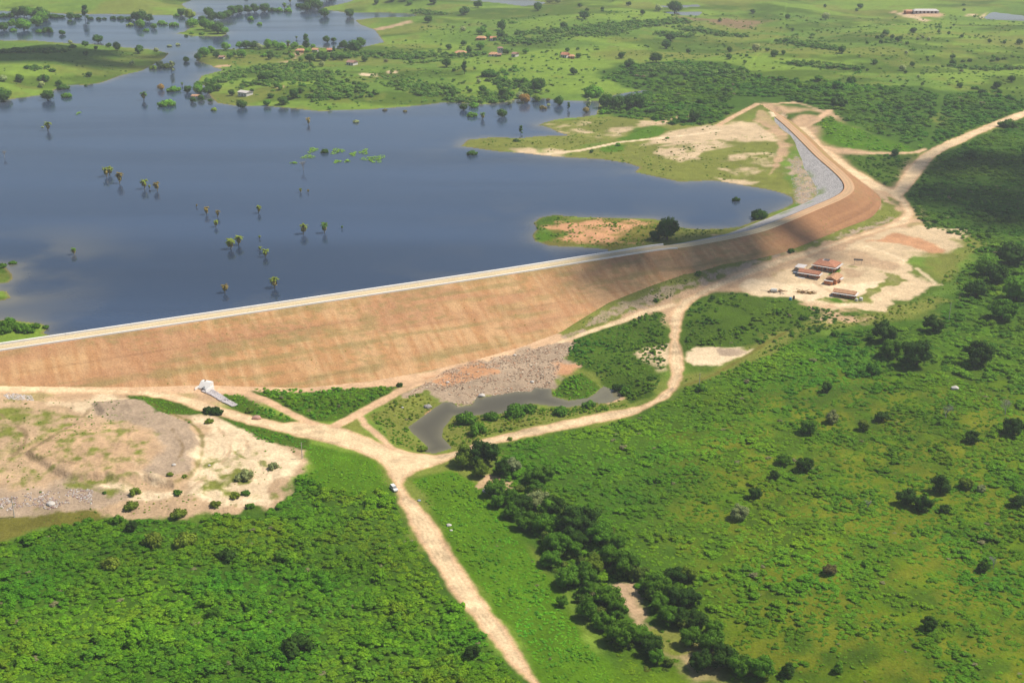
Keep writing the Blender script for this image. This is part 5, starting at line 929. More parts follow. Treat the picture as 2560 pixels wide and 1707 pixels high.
for a in [('T00', 330, 900, 75, 'y'), ('T00', 735, 1215, 85, 'y'), ('T00', 755, 1205, 75, 'y'), ('T00', 822, 1262, 95, 'b'), ('T00', 995, 1300, 85, 'y'), ('T00', 1028, 1300, 36, 'y'), ('T00', 1083, 1312, 78, 'b'), ('T00', 1422, 1475, 68, 'b'),
          ('T00', 1497, 1492, 60, 'b'), ('T00', 1485, 1560, 60, 'y'), ('T00', 1352, 1425, 24, 'b'), ('T00', 1778, 1465, 66, 'y'), ('T00', 2068, 1325, 40, 'y'), ('T00', 2120, 1326, 28, 'b'), ('T00', 2123, 855, 58, 'b'), ('T00', 990, 690, 75, 'm'),
          ('T01', 1590, 145, 92, 'y'), ('T01', 1640, 120, 82, 'y'), ('T01', 1785, 76, 28, 'y'), ('T01', 1787, 158, 38, 'y'), ('T01', 1826, 200, 72, 'y'), ('T01', 1548, 448, 76, 'b'), ('T01', 1888, 415, 96, 'y'), ('T01', 2085, 45, 92, 'y'),
          ('T01', 2233, 35, 95, 'm'), ('T11', 5, 8, 26, 'm'), ('T01', 512, 185, 58, 'm'), ('T10', 972, 822, 62, 'm'), ('B', 1660, 118, 100, 'm'), ('B', 1722, 150, 100, 'm'), ('B', 1740, 45, 80, 'm'), ('B', 1405, 165, 90, 'm'),
          ('B', 1825, 525, 55, 'm'), ('B', 295, 1150, 60, 'm'), ('C', 1280, 215, 125, 'm'), ('E', 35, 405, 90, 'm'), ('C', 340, 290, 65, 'm'), ('C', 1300, 300, 90, 'm')]:
    put_palm(*a)
def bare_mesh(seed):
    g = random.Random(seed); V = []; F = []
    def br(p, d, l, r, n):
        q = p+d*l; tube(V, F, [p, p+d*l*.5+Vector((g.uniform(-1, 1), g.uniform(-1, 1), 0))*l*.06, q], [r, r*.8, r*.6], 5 if n > 2 else 3)
        if n:
            for k in range(4 if n > 2 else 3):
                nd = (d+Vector((g.uniform(-1, 1), g.uniform(-1, 1), g.uniform(-.35, .6)))*.85).normalized(); br(q if k else p+d*l*.7, nd, l*g.uniform(.55, .8), r*.55, n-1)
    br(Vector((0, 0, -.03)), Vector((0, 0, 1)), .3, .028, 5)
    return mesh_obj('branches', V, F, greybark, link=False).data
BM = [bare_mesh(k) for k in range(2)]
for f, x, y, wp, lb in [('T21', 1805, 1315, 130, 'bare grey leafless tree on the grass right of the four dark round trees'), ('T21', 2215, 1285, 130, 'bare grey leafless tree near the right edge on the grass'),
                        ('T22', 1270, 375, 90, 'bare grey forked tree on open grass in the lower right'), ('T22', 2135, 775, 110, 'bare greyish tree rising from the scrub at the lower right edge'),
                        ('T00', 2090, 1235, 85, 'bare grey drowned tree in the open lake above the yellow palms'), ('T00', 40, 1145, 60, 'faint grey drowned treetop at the far left of the lake')]:
    (X0, Y0), = fr(f, [(x, y)]); P, z = pixg([(X0, Y0)]); lk = Hg(P)[0] < W-.05 and P[0, 1] > 480 and not is_down(P)[0]
    d = math.hypot(*P[0]); wid = wp*FR[f][2]/FO*(d*math.cos(PITCH)+200*math.sin(PITCH))
    rt = empty('bare_tree', (float(P[0, 0]), float(P[0, 1]), W if lk else float(z[0])), 1.0+x, lb, 'bare tree', 'bare grey trees', wid*1.0)
    o = bpy.data.objects.new('branches', BM[x % 2]); col.objects.link(o); o.parent = rt

# ------------------------------------------------------------ floating plants
m_float = leaf_mat('floating_leaves', 'object')
def mat_patch(f, x, y, w_, h_, lb, tint=(112, 142, 50)):
    (X0, Y0), = fr(f, [(x, y)]); P = unproj([(X0, Y0)], W); s = FR[f][2]; P1 = unproj([(X0+w_*s/2, Y0)], W); P2 = unproj([(X0, Y0-h_*s/2)], W)
    ra = float(np.linalg.norm(P1-P)); rb = float(np.linalg.norm(P2-P)); g = np.random.default_rng(int(x)); V = []; F = []; C = []
    n = int(40+ra*rb*1.7)
    for i in range(n):
        a = g.uniform(0, 6.283); r = math.sqrt(g.uniform(0, 1))*(.75+.3*math.sin(a*3+x)); px_, py_ = r*ra*math.cos(a), r*rb*math.sin(a); s_ = g.uniform(.35, .8); t = g.uniform(.75, 1.2); hgt = .05+g.uniform(0, .7)*(1-r*.7)
        b = len(V)
        for k in range(4):
            an = k*1.57+g.uniform(-.3, .3); V.append((px_+s_*math.cos(an), py_+s_*math.sin(an), hgt+g.uniform(-.04, .25))); C.append((t, t, t))
        F.append((b, b+1, b+2)); F.append((b, b+2, b+3))
    o = mesh_obj('floating_plants', V, np.array(F), m_float, cols=np.array(C)); o.location = (float(P[0, 0]), float(P[0, 1]), W); o.color = (*fol(*tint), 1)
    tag(o, lb, 'water plants', 'mats of floating green plants in the lake')
for a in [('T10', 225, 1095, 190, 55, 'largest lime green mat of floating plants, rightmost of its cluster'), ('T10', 155, 1045, 75, 40, 'small floating mat just above the largest lime green mat'),
          ('T10', 80, 1060, 60, 35, 'floating mat in the middle of the green cluster on the lake'), ('T10', 40, 1108, 50, 22, 'small floating mat below the middle of the green cluster'),
          ('T00', 2320, 1040, 110, 45, 'lime green floating mat left of the middle of the cluster'), ('T00', 2150, 1035, 80, 45, 'dull green floating mat at the upper left of the cluster'),
          ('T00', 2120, 1080, 110, 30, 'thin lime floating mat at the lower left of the cluster'), ('T00', 2320, 1112, 60, 22, 'thin lime floating mat under the dark drowned bush'), ('T00', 2020, 1122, 60, 14, 'faint tail of floating plants at the left end of the cluster'),
          ('T00', 540, 780, 34, 20, 'tiny green plant mat alone in the lake left of the palms'), ('T10', 460, 0+60, 1, 1, '')]:
    if a[5]: mat_patch(*a)
put_tree('T00', 2235, 1120, 60, 'd', 'l', 'bush')
put_tree('T00', 30, 725, 80, 'd', 'r', 'tree'); put_tree('T00', 330, 730, 88, 'd', 'r', 'tree'); put_tree('T00', 460, 705, 68, 'm', 'l', 'bush'); put_tree('T00', 1150, 785, 110, 'm', 'l', 'bush'); put_tree('T00', 300, 935, 20, 'g', 'l', 'bush')
put_tree('T10', 105, 900, 50, 'g', 'l', 'bush'); put_tree('T10', 300, 778, 34, 'b', 'l', 'bush'); put_tree('T10', 438, 795, 34, 'b', 'l', 'bush'); put_tree('T01', 90, 268, 50, 'm', 'l', 'bush'); put_tree('T01', 20, 285, 60, 'm', 'l', 'bush')
for x, y, w_ in [(30, 740, 90), (90, 720, 100), (150, 730, 110), (200, 735, 80), (245, 700, 60), (315, 700, 45), (20, 700, 80), (60, 680, 90)]: put_tree('T01', x, y, w_, 'm', 'l', 'bush')

# ============================================================ buildings, vehicles, posts, stones
def S8(r, g, b, k=1.45): return tuple(float(v) for v in alb(r, g, b, k))
m_wall = plain('white_render', S8(242, 232, 222), .85, .9, 1.05, .7); m_wallb = plain('orange_brick', S8(214, 140, 88), .9, .8, 1.15, 2)
m_glass = mat_new('dark_window', .25, .5)[0]; m_glass.node_tree.nodes['Principled BSDF'].inputs['Base Color'].default_value = (.02, .025, .03, 1)
m_door = plain('dark_wood', S8(96, 64, 46), .8); m_greyroof = plain('grey_fibre_roof', S8(226, 216, 208), .85, .85, 1.1, 1.2)
m_metal = plain('dull_metal', S8(120, 122, 124), .5, .85, 1.1, 1.5); m_ochre = plain('ochre_machine_paint', S8(176, 138, 66), .7, .6, 1.2, 2); m_rust = plain('rusty_brown_metal', S8(132, 92, 56), .8, .6, 1.3, 2); m_wood = plain('weathered_timber', S8(150, 124, 92), .9, .7, 1.2, 3)
m_whitep = plain('white_paint', S8(250, 248, 240), .4, .96, 1.02, 1); m_tyre = plain('tyre_rubber', (.02, .02, .02), .9); m_blue = plain('blue_plastic', S8(120, 178, 200), .5); m_pole = plain('pale_post', S8(214, 206, 190), .8)
m_stone = plain('pale_stone', S8(222, 212, 200), .9, .75, 1.15, 1.2); m_tank = plain('pale_tank', S8(230, 226, 216), .6)
def tile_mat(name, rgb):
    m, nt, p = mat_new(name, .85, .15); c = nt.nodes.new('ShaderNodeRGB'); c.outputs[0].default_value = (*rgb, 1)
    o, nz = noise_mul(nt, c.outputs[0], .9, .78, 1.12, 5); nt.links.new(o, p.inputs['Base Color'])
    tc = nt.nodes.new('ShaderNodeTexCoord'); wv = nt.nodes.new('ShaderNodeTexWave'); wv.inputs['Scale'].default_value = 1.6; nt.links.new(tc.outputs['Object'], wv.inputs['Vector'])
    b = nt.nodes.new('ShaderNodeBump'); b.inputs['Distance'].default_value = .08; nt.links.new(wv.outputs['Fac'], b.inputs['Height']); nt.links.new(b.outputs[0], p.inputs['Normal']); return m
m_tile = tile_mat('clay_tiles', S8(230, 158, 122)); m_tile2 = tile_mat('pale_clay_tiles', S8(238, 180, 136)); m_tile3 = tile_mat('weathered_tiles', S8(206, 160, 138))
def bxv(V, F, x0, x1, y0, y1, z0, z1):
    b = len(V); V += [(x, y, z) for z in (z0, z1) for y in (y0, y1) for x in (x0, x1)]
    F += [tuple(b+i for i in f) for f in ((0, 2, 3, 1), (4, 5, 7, 6), (0, 1, 5, 4), (2, 6, 7, 3), (0, 4, 6, 2), (1, 3, 7, 5))]
def part(name, mat, parent, boxes=None, VF=None, label=None):
    V, F = VF if VF else ([], [])
    for b in boxes or (): bxv(V, F, *b)
    o = mesh_obj(name, V, F, mat, parent)
    if label: o['label'] = label
    return o
def roof_vf(x0, x1, y0, y1, z, h, hip=0.0, over=.5, th=.14):
    """gabled or hipped tiled roof with thickness, ridge along x"""
    x0 -= over; x1 += over; y0 -= over; y1 += over; ym = (y0+y1)/2; r0, r1 = x0+hip, x1-hip; V = []; F = []
    top = [(x0, y0, z), (x1, y0, z), (x1, y1, z), (x0, y1, z), (r0, ym, z+h), (r1, ym, z+h)]
    V += top+[(a, b, c-th) for a, b, c in top]
    F += [(0, 1, 5, 4), (2, 3, 4, 5), (3, 0, 4), (1, 2, 5), (7, 6, 10, 11), (9, 8, 11, 10), (6, 9, 10), (8, 7, 11), (0, 6, 7, 1), (2, 8, 9, 3), (1, 7, 8, 2), (3, 9, 6, 0)]
    return V, F
def gable_walls(x0, x1, y0, y1, z0, z1, h):
    V = []; F = []; bxv(V, F, x0, x1, y0, y1, z0, z1); ym = (y0+y1)/2
    for x, xi in ((x0, x0+.25), (x1, x1-.25)):
        b = len(V); V += [(x, y0, z1), (x, y1, z1), (x, ym, z1+h-.2), (xi, y0, z1), (xi, y1, z1), (xi, ym, z1+h-.2)]; F += [(b, b+1, b+2), (b+3, b+5, b+4), (b, b+2, b+5, b+3), (b+1, b+4, b+5, b+2)]
    return V, F
def windows(parent, xs, y, z, side=-1, w_=1.0, h_=1.0, frame=True):
    for x in xs:
        o = part('window', m_whitep, parent, [(x-w_/2-.1, x+w_/2+.1, y, y+side*.06, z-.1, z+h_+.1)] if side > 0 else [(x-w_/2-.1, x+w_/2+.1, y+side*.06, y, z-.1, z+h_+.1)])
        part('pane', m_glass, o, [(x-w_/2, x+w_/2, min(y+side*.065, y+side*.1), max(y+side*.065, y+side*.1), z, z+h_)])
def house(f, x, y, L, Dp, h, rh, rot, roofm, wallm, lab, cat='house', hip=0.0, win=2, name='farmhouse', frontroof=False, group=None, endwin=True):
    P, z = pixg([(x, y)], f); rt = empty(name, (float(P[0, 0]), float(P[0, 1]), float(z[0])-.15), rot, lab, cat, group)
    part('wall', wallm, rt, VF=gable_walls(-L/2, L/2, -Dp/2, Dp/2, -.6, h, rh) if not hip else None, boxes=None if not hip else [(-L/2, L/2, -Dp/2, Dp/2, -.6, h)])
    part('roof', roofm, rt, VF=roof_vf(-L/2, L/2, -Dp/2, Dp/2, h+.05, rh, hip))
    windows(rt, [(-L/2)+(i+.5)*L/(win+1)+(L/(win+1) if i >= win/2 else 0) for i in range(win)], -Dp/2, 1.1)
    part('door', m_door, rt, [(-.5, .5, -Dp/2-.07, -Dp/2-.005, .1, 2.15)])
    return rt
G_H = 'clay roofed buildings of the work camp'
# work camp -------------------------------------------------------------------------
rot = R(-32)
P, z = pixg([(1290, 445)], 'H'); big = empty('camp_building', (float(P[0, 0]), float(P[0, 1]), float(z[0])-.1), rot, 'largest camp building, clay tiled with a white courtyard cut into its roof', 'building', G_H)
L, Dp, h = 15, 13, 3.1
part('wall', m_wallb, big, [(-L/2, L/2, 0, .3, -.6, h), (-L/2, -L/2+.3, .3, Dp, -.6, h), (L/2-.3, L/2, .3, Dp, -.6, h), (-L/2+.3, L/2-.3, Dp-.3, Dp, -.6, h)])
cx0, cx1, cy0, cy1 = -3.6, 1.2, 5.0, 10.0
V = []; F = []; o_ = .7; X0, X1, Y0, Y1 = -L/2-o_, L/2+o_, -o_, Dp+o_; zr, ze = h+1.75, h+.05
V = [(X0, Y0, ze), (X1, Y0, ze), (X1, Y1, ze), (X0, Y1, ze), (cx0, cy0, zr), (cx1, cy0, zr), (cx1, cy1, zr), (cx0, cy1, zr)]; V += [(a, b, c-.16) for a, b, c in V]
F = [(0, 1, 5, 4), (1, 2, 6, 5), (2, 3, 7, 6), (3, 0, 4, 7), (9, 8, 12, 13), (10, 9, 13, 14), (11, 10, 14, 15), (8, 11, 15, 12), (0, 8, 9, 1), (1, 9, 10, 2), (2, 10, 11, 3), (3, 11, 8, 0), (4, 5, 13, 12), (5, 6, 14, 13), (6, 7, 15, 14), (7, 4, 12, 15)]
part('roof', m_tile, big, VF=(V, F)); part('courtyard', m_wall, big, [(cx0+.02, cx0+.25, cy0+.25, cy1-.25, 0, zr-.2), (cx1-.25, cx1-.02, cy0+.25, cy1-.25, 0, zr-.2), (cx0+.02, cx1-.02, cy0+.02, cy0+.25, 0, zr-.2), (cx0+.02, cx1-.02, cy1-.25, cy1-.02, 0, zr-.2), (cx0+.25, cx1-.25, cy0+.25, cy1-.25, .5, 1.9)])
part('veranda_roof', m_greyroof, big, [(-L/2-1.4, L/2+1.4, -2.3, -.75, h-.55, h-.4), (L/2+.75, L/2+2.2, -.7, Dp, h-.55, h-.4)])
for i in range(5): part('post', m_pole, big, [(-L/2+i*3.6, -L/2+i*3.6+.16, -2.2, -2.04, -.3, h-.56)])
windows(big, [-5, -1.5, 3, 6], 0, 1.1); part('door', m_door, big, [(.4, 1.4, -.07, -.005, .1, 2.2)])
P, z = pixg([(1060, 545)], 'H'); b2 = empty('camp_building', (float(P[0, 0]), float(P[0, 1]), float(z[0])-.1), R(-30), 'long low camp building in front of the courtyard building, clay roof with grey eaves', 'building', G_H)
part('wall', m_wallb, b2, VF=gable_walls(-6.5, 6.5, 0, 5.2, -.6, 2.8, 1.3)); part('roof', m_tile, b2, VF=roof_vf(-6.5, 6.5, 0, 5.2, 2.85, 1.35, 0, .6)); part('veranda_roof', m_greyroof, b2, [(-7.1, 7.1, -2.3, -.62, 2.25, 2.4), (7.12, 8.3, -2.0, 5.2, 2.3, 2.45)])
windows(b2, [-5, -3.5, 2.2, 4.6], 0, 1.0); part('door', m_door, b2, [(-.8, .3, -.07, -.005, .1, 2.1)]); part('step', m_wall, b2, [(-6, -1, -4.6, -2.6, -.3, .18)])
P, z = pixg([(945, 470)], 'H'); sh = empty('open_shed', (float(P[0, 0]), float(P[0, 1]), float(z[0])-.1), R(-30), 'open shed with flat pale grey roof at the left end of the camp buildings', 'shed')
part('roof', m_greyroof, sh, [(-4, 2.2, -.8, 7.4, 2.9, 3.06)])
for px_, py_ in ((-3.8, -.6), (2, -.6), (-3.8, 7.2), (2, 7.2)): part('post', m_wood, sh, [(px_-.1, px_+.1, py_-.1, py_+.1, -.4, 2.9)])
P, z = pixg([(1400, 640)], 'H'); b3 = empty('camp_building', (float(P[0, 0]), float(P[0, 1]), float(z[0])-.1), R(58), 'pale clay roofed camp building with a small grey porch and white gable', 'building', G_H)
part('wall', m_wallb, b3, VF=gable_walls(-1, 11, -3.4, 3.4, -.6, 2.9, 1.4)); part('roof', m_tile2, b3, VF=roof_vf(-1, 11, -3.4, 3.4, 2.95, 1.45, 0, .6))
part('porch_roof', m_greyroof, b3, [(-4, -1.65, -2.0, 4.2, 2.3, 2.45)]); part('porch_wall', m_wallb, b3, [(-3.8, -1.65, -1.6, 3.8, -.5, 2.3)]); part('gable_screen', m_wall, b3, [(3.5, 8.5, -5.6, -4.05, 2.3, 2.5)])
windows(b3, [2, 5, 8], -3.4, 1.0)
P, z = pixg([(1580, 840)], 'H'); b4 = empty('camp_building', (float(P[0, 0]), float(P[0, 1]), float(z[0])-.1), R(-27), 'nearest camp building, orange roof over grey eaves with white right end, beside pale tanks', 'building', G_H)
part('wall', m_wallb, b4, VF=gable_walls(-6.2, 6.2, 0, 5, -.6, 2.7, 1.2)); part('roof', m_tile2, b4, VF=roof_vf(-6.2, 6.2, 0, 5, 2.75, 1.25, 0, .6)); part('veranda_roof', m_greyroof, b4, [(-6.8, 6.8, -2.1, -.62, 2.15, 2.3)]); part('gable_screen', m_wall, b4, [(6.82, 8.0, -2.1, 5.4, 2.2, 2.4)])
windows(b4, [-3.5, -.6, 1.2, 4], 0, 1.0, h_=1.2); part('door', m_glass, b4, [(-2.2, -1.3, -.06, -.005, .1, 2.1)])
for _o, _k in ((big, .76), (b2, .8), (sh, .8), (b3, .78), (b4, .84)): _o.scale = (_k, _k, .9)
# vehicles -----------------------------------------------------------------------------
def vehicle(name, f, x, y, rot, paint, lab, cat, L=4.2, pickup=False, sc=1.0):
    P, z = pixg([(x, y)], f); rt = empty(name, (float(P[0, 0]), float(P[0, 1]), float(z[0])+.02), rot, lab, cat, None, sc)
    w_ = .86; V = []; F = []
    def loft(sec, V, F):
        b = len(V); n = len(sec)
        for s_ in (-1, 1):
            for (px_, pz_, ww) in sec: V.append((px_, s_*ww, pz_))
        for i in range(n): j = (i+1) % n; F.append((b+i, b+j, b+n+j, b+n+i))
        F.append(tuple(b+i for i in range(n))[::-1]); F.append(tuple(b+n+i for i in range(n)))
    h = L/2
    loft([(-h, .35, w_), (-h, .85, w_*.97), (-h+.05, .95, w_*.95), (h-1.15, .95, w_*.95), (h-.1, .8, w_*.93), (h, .6, w_*.95), (h, .32, w_)], V, F); body = part('body', paint, rt, VF=(V, F))
    V = []; F = []; c0, c1 = ((-.55, 1.05) if pickup else (-h+.1, 1.0))
    loft([(c0, .955, w_*.93), (c0+.22, 1.5, w_*.78), (c1-.65, 1.52, w_*.78), (c1, .955, w_*.92)], V, F); part('cabin', m_glass, rt, VF=(V, F))
    part('cabin_roof', paint, rt, [(c0+.2, c1-.6, -w_*.8, w_*.8, 1.525, 1.57)])
    for wx in (-h+.75, h-.8):
        for wy in (-w_, w_-.18):
            V = []; F = []; tube(V, F, [(wx, wy-.02, .33), (wx, wy+.2, .33)], [.33, .33], 12); F.append(tuple(range(11, -1, -1))); wh = part('wheel', m_tyre, rt, VF=(V, F))
            V = []; F = []; yy = wy-.03 if wy < 0 else wy+.205; tube(V, F, [(wx, yy, .33), (wx, yy+(-.012 if wy < 0 else .012), .33)], [.17, .17], 10); part('rim', m_metal, wh, VF=(V, F))
    for s_ in (-.6, .6): part('headlight', m_whitep, rt, [(h+.004, h+.03, s_-.14, s_+.14, .58, .74)])
    for s_ in (-.68, .68): part('tail_light', m_rust, rt, [(-h-.03, -h-.004, s_-.1, s_+.1, .62, .85)])
    return rt
vehicle('parked_car', 'O', 905, 1124, R(-62), m_whitep, 'white car stopped at the edge of the road below the fork', 'car', 4.3)
vehicle('pickup_truck', 'H', 905, 500, R(-28), plain('blue_grey_paint', S8(150, 156, 168), .4, .95, 1.03), 'grey pickup truck parked in front of the open shed', 'truck', 4.8, True)
# signboard, scrap, tanks, barrel ---------------------------------------------------------
P, z = pixg([(1790, 368)], 'H'); sg = empty('signboard', (float(P[0, 0]), float(P[0, 1]), float(z[0])), R(-12), 'dark signboard on two thin posts standing on the sand behind the camp', 'sign')
part('panel', m_metal, sg, [(-2.4, 2.4, -.05, .05, 2.6, 3.5)]); [part('post', m_pole, sg, [(s_-.07, s_+.07, .06, .2, -.4, 3.2)]) for s_ in (-1.9, 1.7)]
def scrap(f, x, y, rad, seed, lab, mats):
    g = random.Random(seed); P, z = pixg([(x, y)], f); rt = empty('scrap_heap', (float(P[0, 0]), float(P[0, 1]), float(z[0])), 0, lab, 'scrap heap')
    for k in range(9):
        V = []; F = []; a = g.uniform(0, 3.1); l = g.uniform(1, rad*.9); cx, cy = g.uniform(-rad, rad), g.uniform(-rad*.6, rad*.6); hh = g.uniform(.1, .9)
        tube(V, F, [(cx-math.cos(a)*l, cy-math.sin(a)*l, .05), (cx, cy, hh), (cx+math.cos(a)*l, cy+math.sin(a)*l, hh*1.3)], [.13, .15, .12], 6); part('beam', mats[k % len(mats)], rt, VF=(V, F))
    for k in range(5):
        bm = bmesh.new(); bmesh.ops.create_icosphere(bm, subdivisions=2, radius=g.uniform(.5, 1.0)); ox, oy = g.uniform(-rad, rad)*.7, g.uniform(-rad, rad)*.4
        V = [(v.co.x*g.uniform(.8, 1.1)+ox, v.co.y*g.uniform(.7, 1.1)+oy, max(-.1, v.co.z*.8+.3)) for v in bm.verts]; F = [tuple(v.index for v in f_.verts) for f_ in bm.faces]; bm.free(); part('lump', mats[(k+1) % len(mats)], rt, VF=(V, F))
    return rt
scrap('H', 560, 755, 4.6, 1, 'heap of old timber and machine parts round a white tank, left in the camp yard', [m_wood, m_rust, m_metal])
scrap('H', 975, 775, 3.0, 2, 'yellowish brown scrap heap in the middle of the camp yard, left of a second one', [m_ochre, m_rust, m_wood]); scrap('H', 1100, 785, 2.4, 3, 'smaller yellowish brown scrap heap just right of the middle heap in the camp yard', [m_ochre, m_rust])
def tank(f, x, y, r, l, mat, lab, name='water_tank', cat='tank', upright=True):
    P, z = pixg([(x, y)], f); V = []; F = []
    if upright: tube(V, F, [(0, 0, -.1), (0, 0, l*.8), (0, 0, l*.94), (0, 0, l)], [r, r, r*.9, r*.4], 16)
    else:
        tube(V, F, [(-l/2, 0, r), (-l/2+.15, 0, r), (l/2-.15, 0, r), (l/2, 0, r)], [r*.6, r, r, r*.6], 16); F.append(tuple(range(15, -1, -1)))
    o = mesh_obj(name, V, F, mat, None); o.location = (float(P[0, 0]), float(P[0, 1]), float(z[0])); o.rotation_euler = (0, 0, 0 if upright else -.2); tag(o, lab, cat)
tank('H', 555, 765, 1.0, 3.2, m_tank, 'long white tank lying in the scrap heap at the left of the yard', upright=False)
tank('H', 1770, 895, .75, 1.3, m_tank, 'pale tank at the right corner of the nearest camp building'); tank('H', 1835, 885, .95, 1.5, m_tank, 'larger white tank a little further right of the nearest camp building')
tank('H', 800, 880, .7, 1.4, m_blue, 'pale blue barrel at the scrub edge of the camp yard', 'barrel', 'barrel'); tank('H', 848, 872, .5, 2.0, m_rust, 'rusty brown drum standing right beside the pale blue barrel', 'barrel', 'barrel')
# outlet works ------------------------------------------------------------------------------
P, z = pixg([(660, 470)], 'Q'); ow = empty('outlet_headwall', (float(P[0, 0]), float(P[0, 1]), float(z[0])-.2), R(-25), 'white concrete outlet block at the foot of the dam, above the stone channel', 'outlet')
V = [(-2.6, 2.6, 0), (2.6, 2.6, 0), (2.6, -1.6, 0), (-2.6, -1.6, 0), (-2.6, 2.6, 3.2), (2.6, 2.6, 3.2), (2.6, 1.2, 3.2), (-2.6, .9, 3.2), (2.6, -1.6, 1.0), (-2.6, -1.6, 1.0)]
part('block', conc, ow, VF=(V, [(0, 1, 2, 3), (4, 7, 6, 5), (7, 9, 8, 6), (9, 3, 2, 8), (0, 4, 5, 1), (0, 3, 9, 7, 4), (1, 5, 6, 8, 2)]))
V = []; F = []; tube(V, F, [(.3, -.6, 1.2), (.3, -2.2, 1.1)], [.55, .55], 14); part('pipe', m_metal, ow, VF=(V, F)); part('wing_wall', conc, ow, [(-2.9, -2.62, -3.4, 2.4, -.2, 1.5)]); part('wing_wall', conc, ow, [(2.62, 2.9, -3.2, 2.4, -.2, 1.4)])
part('hatch', m_rust, ow, [(-1.4, -.6, 1.4, 2.1, 3.205, 3.4)])
Pc, zc = pixg([(690, 500), (860, 590), (1060, 720), (1220, 800), (1345, 870)], 'Q'); Lc = smooth_line(Pc, .7); V = []; F = []; g = np.random.default_rng(4)
C = []
for i in range(1500):
    k = g.integers(0, len(Lc)-1); t = Lc[min(k+1, len(Lc)-1)]-Lc[max(k-1, 0)]; t = t/np.linalg.norm(t); hw = 2.5*(1-.45*k/len(Lc)); o_ = g.uniform(-hw, hw); p = Lc[k]+np.array([t[1], -t[0]])*o_; zz = Hg([p])[0]+.12+.25*abs(o_)/hw; s_ = g.uniform(.2, .42); b = len(V)
    for q in ((1, 0, 0), (-1, 0, 0), (0, 1, 0), (0, -1, 0), (0, 0, 1), (0, 0, -1)): V.append((p[0]+q[0]*s_*g.uniform(.7, 1.2), p[1]+q[1]*s_*g.uniform(.7, 1.2), zz+q[2]*s_*.8))
    F += [(b+a, b+c, b+d) for a, c, d in ((0, 2, 4), (2, 1, 4), (1, 3, 4), (3, 0, 4), (2, 0, 5), (1, 2, 5), (3, 1, 5), (0, 3, 5))]
tag(mesh_obj('stone_channel', V, np.array(F), plain('channel_stones', S8(216, 206, 204), .9, .75, 1.15, 1.5)), 'pale stone lined channel running down from the white outlet block', 'channel')
# far houses -----------------------------------------------------------------------------------
GH = 'small farmhouses on the far side of the lake'
for a in [('D', 300, 455, 17, 9, 2.4, 2.4, .1, m_tile2, m_wallb, 'wide salmon roofed farmhouse at the left end of the lower village row', 3.5), ('D', 785, 472, 13, 8, 2.3, 2.0, 0, m_tile2, m_wall, 'low salmon roofed farmhouse left of the small white tower house', 3),
          ('D', 868, 478, 6, 6, 2.2, 1.2, .2, m_tile3, m_wallb, 'small faded roofed hut in front of the white tower house', 0), ('D', 1105, 482, 7, 6, 3.2, 1.6, -.5, m_tile3, m_wall, 'grey and white farmhouse just right of the dark round village tree', 0),
          ('D', 1840, 490, 9, 7, 3.0, 2.2, -.35, m_tile, m_wall, 'red roofed white farmhouse alone in the middle pasture', 0), ('D', 1935, 505, 8, 6, 2.4, 1.6, .1, m_tile2, m_wallb, 'low orange roofed house right of the lone red roofed farmhouse', 2),
          ('D', 605, 232, 15, 8, 2.3, 2.0, 0, m_tile2, m_wallb, 'low salmon roofed farmhouse in the upper village row', 3), ('D', 780, 245, 9, 7, 3.0, 1.8, .2, m_tile, m_wall, 'white fronted farmhouse at the right of the upper village row', 0),
          ('C', 2140, 440, 12, 8, 3.0, 2.0, -.4, m_tile3, m_wall, 'white and brown farmhouse below the dense wood on the peninsula', 0), ('C', 1650, 268, 8, 6, 2.8, 1.5, 0, m_tile2, m_wall, 'small white house by the back shore of the peninsula', 0),
          ('C', 1450, 272, 13, 7, 2.4, 1.6, 0, m_tile2, m_wallb, 'tan roofed house by the tall tree on the back shore', 2), ('C', 1838, 268, 7, 6, 2.6, 1.6, .3, m_tile, m_wallb, 'small red roofed hut among dark trees on the back shore', 0),
          ('C', 715, 850, 15, 8, 3.4, 1.2, -.45, m_greyroof, m_wall, 'bright white house standing alone near the tip of the peninsula', 0), ('C', 50, 875, 8, 6, 1.8, 1.0, 0, m_tile2, m_wallb, 'flooded hut with only its tan roof above the lake', 0),
          ('C', 400, 358, 7, 5, 2.2, 1.2, 0, m_tile3, m_wall, 'faint pale hut among the trees at the peninsula tip', 0)]:
    f, x, y, L, Dp, h, rh, ro, rm, wmx, lab, hip = a
    house(f, x, y, L*.7, Dp, h, rh, ro-.15, rm, wmx, lab, 'house', hip, 2, 'farmhouse', group=GH)
P, z = pixg([(885, 440)], 'D'); tw = empty('tower_house', (float(P[0, 0]), float(P[0, 1]), float(z[0])), .2, 'narrow white two storey tower house behind the low farmhouse', 'house'); part('wall', m_wall, tw, [(-2.6, 2.6, -2.4, 2.4, -.5, 6.4)]); part('roof', m_tile3, tw, VF=roof_vf(-2.6, 2.6, -2.4, 2.4, 6.42, 1.1, 2)); windows(tw, [-1.2, 1.2], -2.4, 4.0)
P, z = pixg([(900, 190)], 'F'); lr = empty('long_farm_shed', (float(P[0, 0]), float(P[0, 1]), float(z[0])), -.05, 'long pale grey roofed farm shed at the top right by the sandy clearing', 'shed'); part('wall', m_wall, lr, [(-16, 16, -6, 6, -1, 3.0)]); part('roof', m_greyroof, lr, VF=roof_vf(-16, 16, -6, 6, 3.05, 2.0, 3))
for i in range(6): part('door', m_door, lr, [(-14+i*5, -12+i*5, -6.1, -6.01, 0, 2.5)])
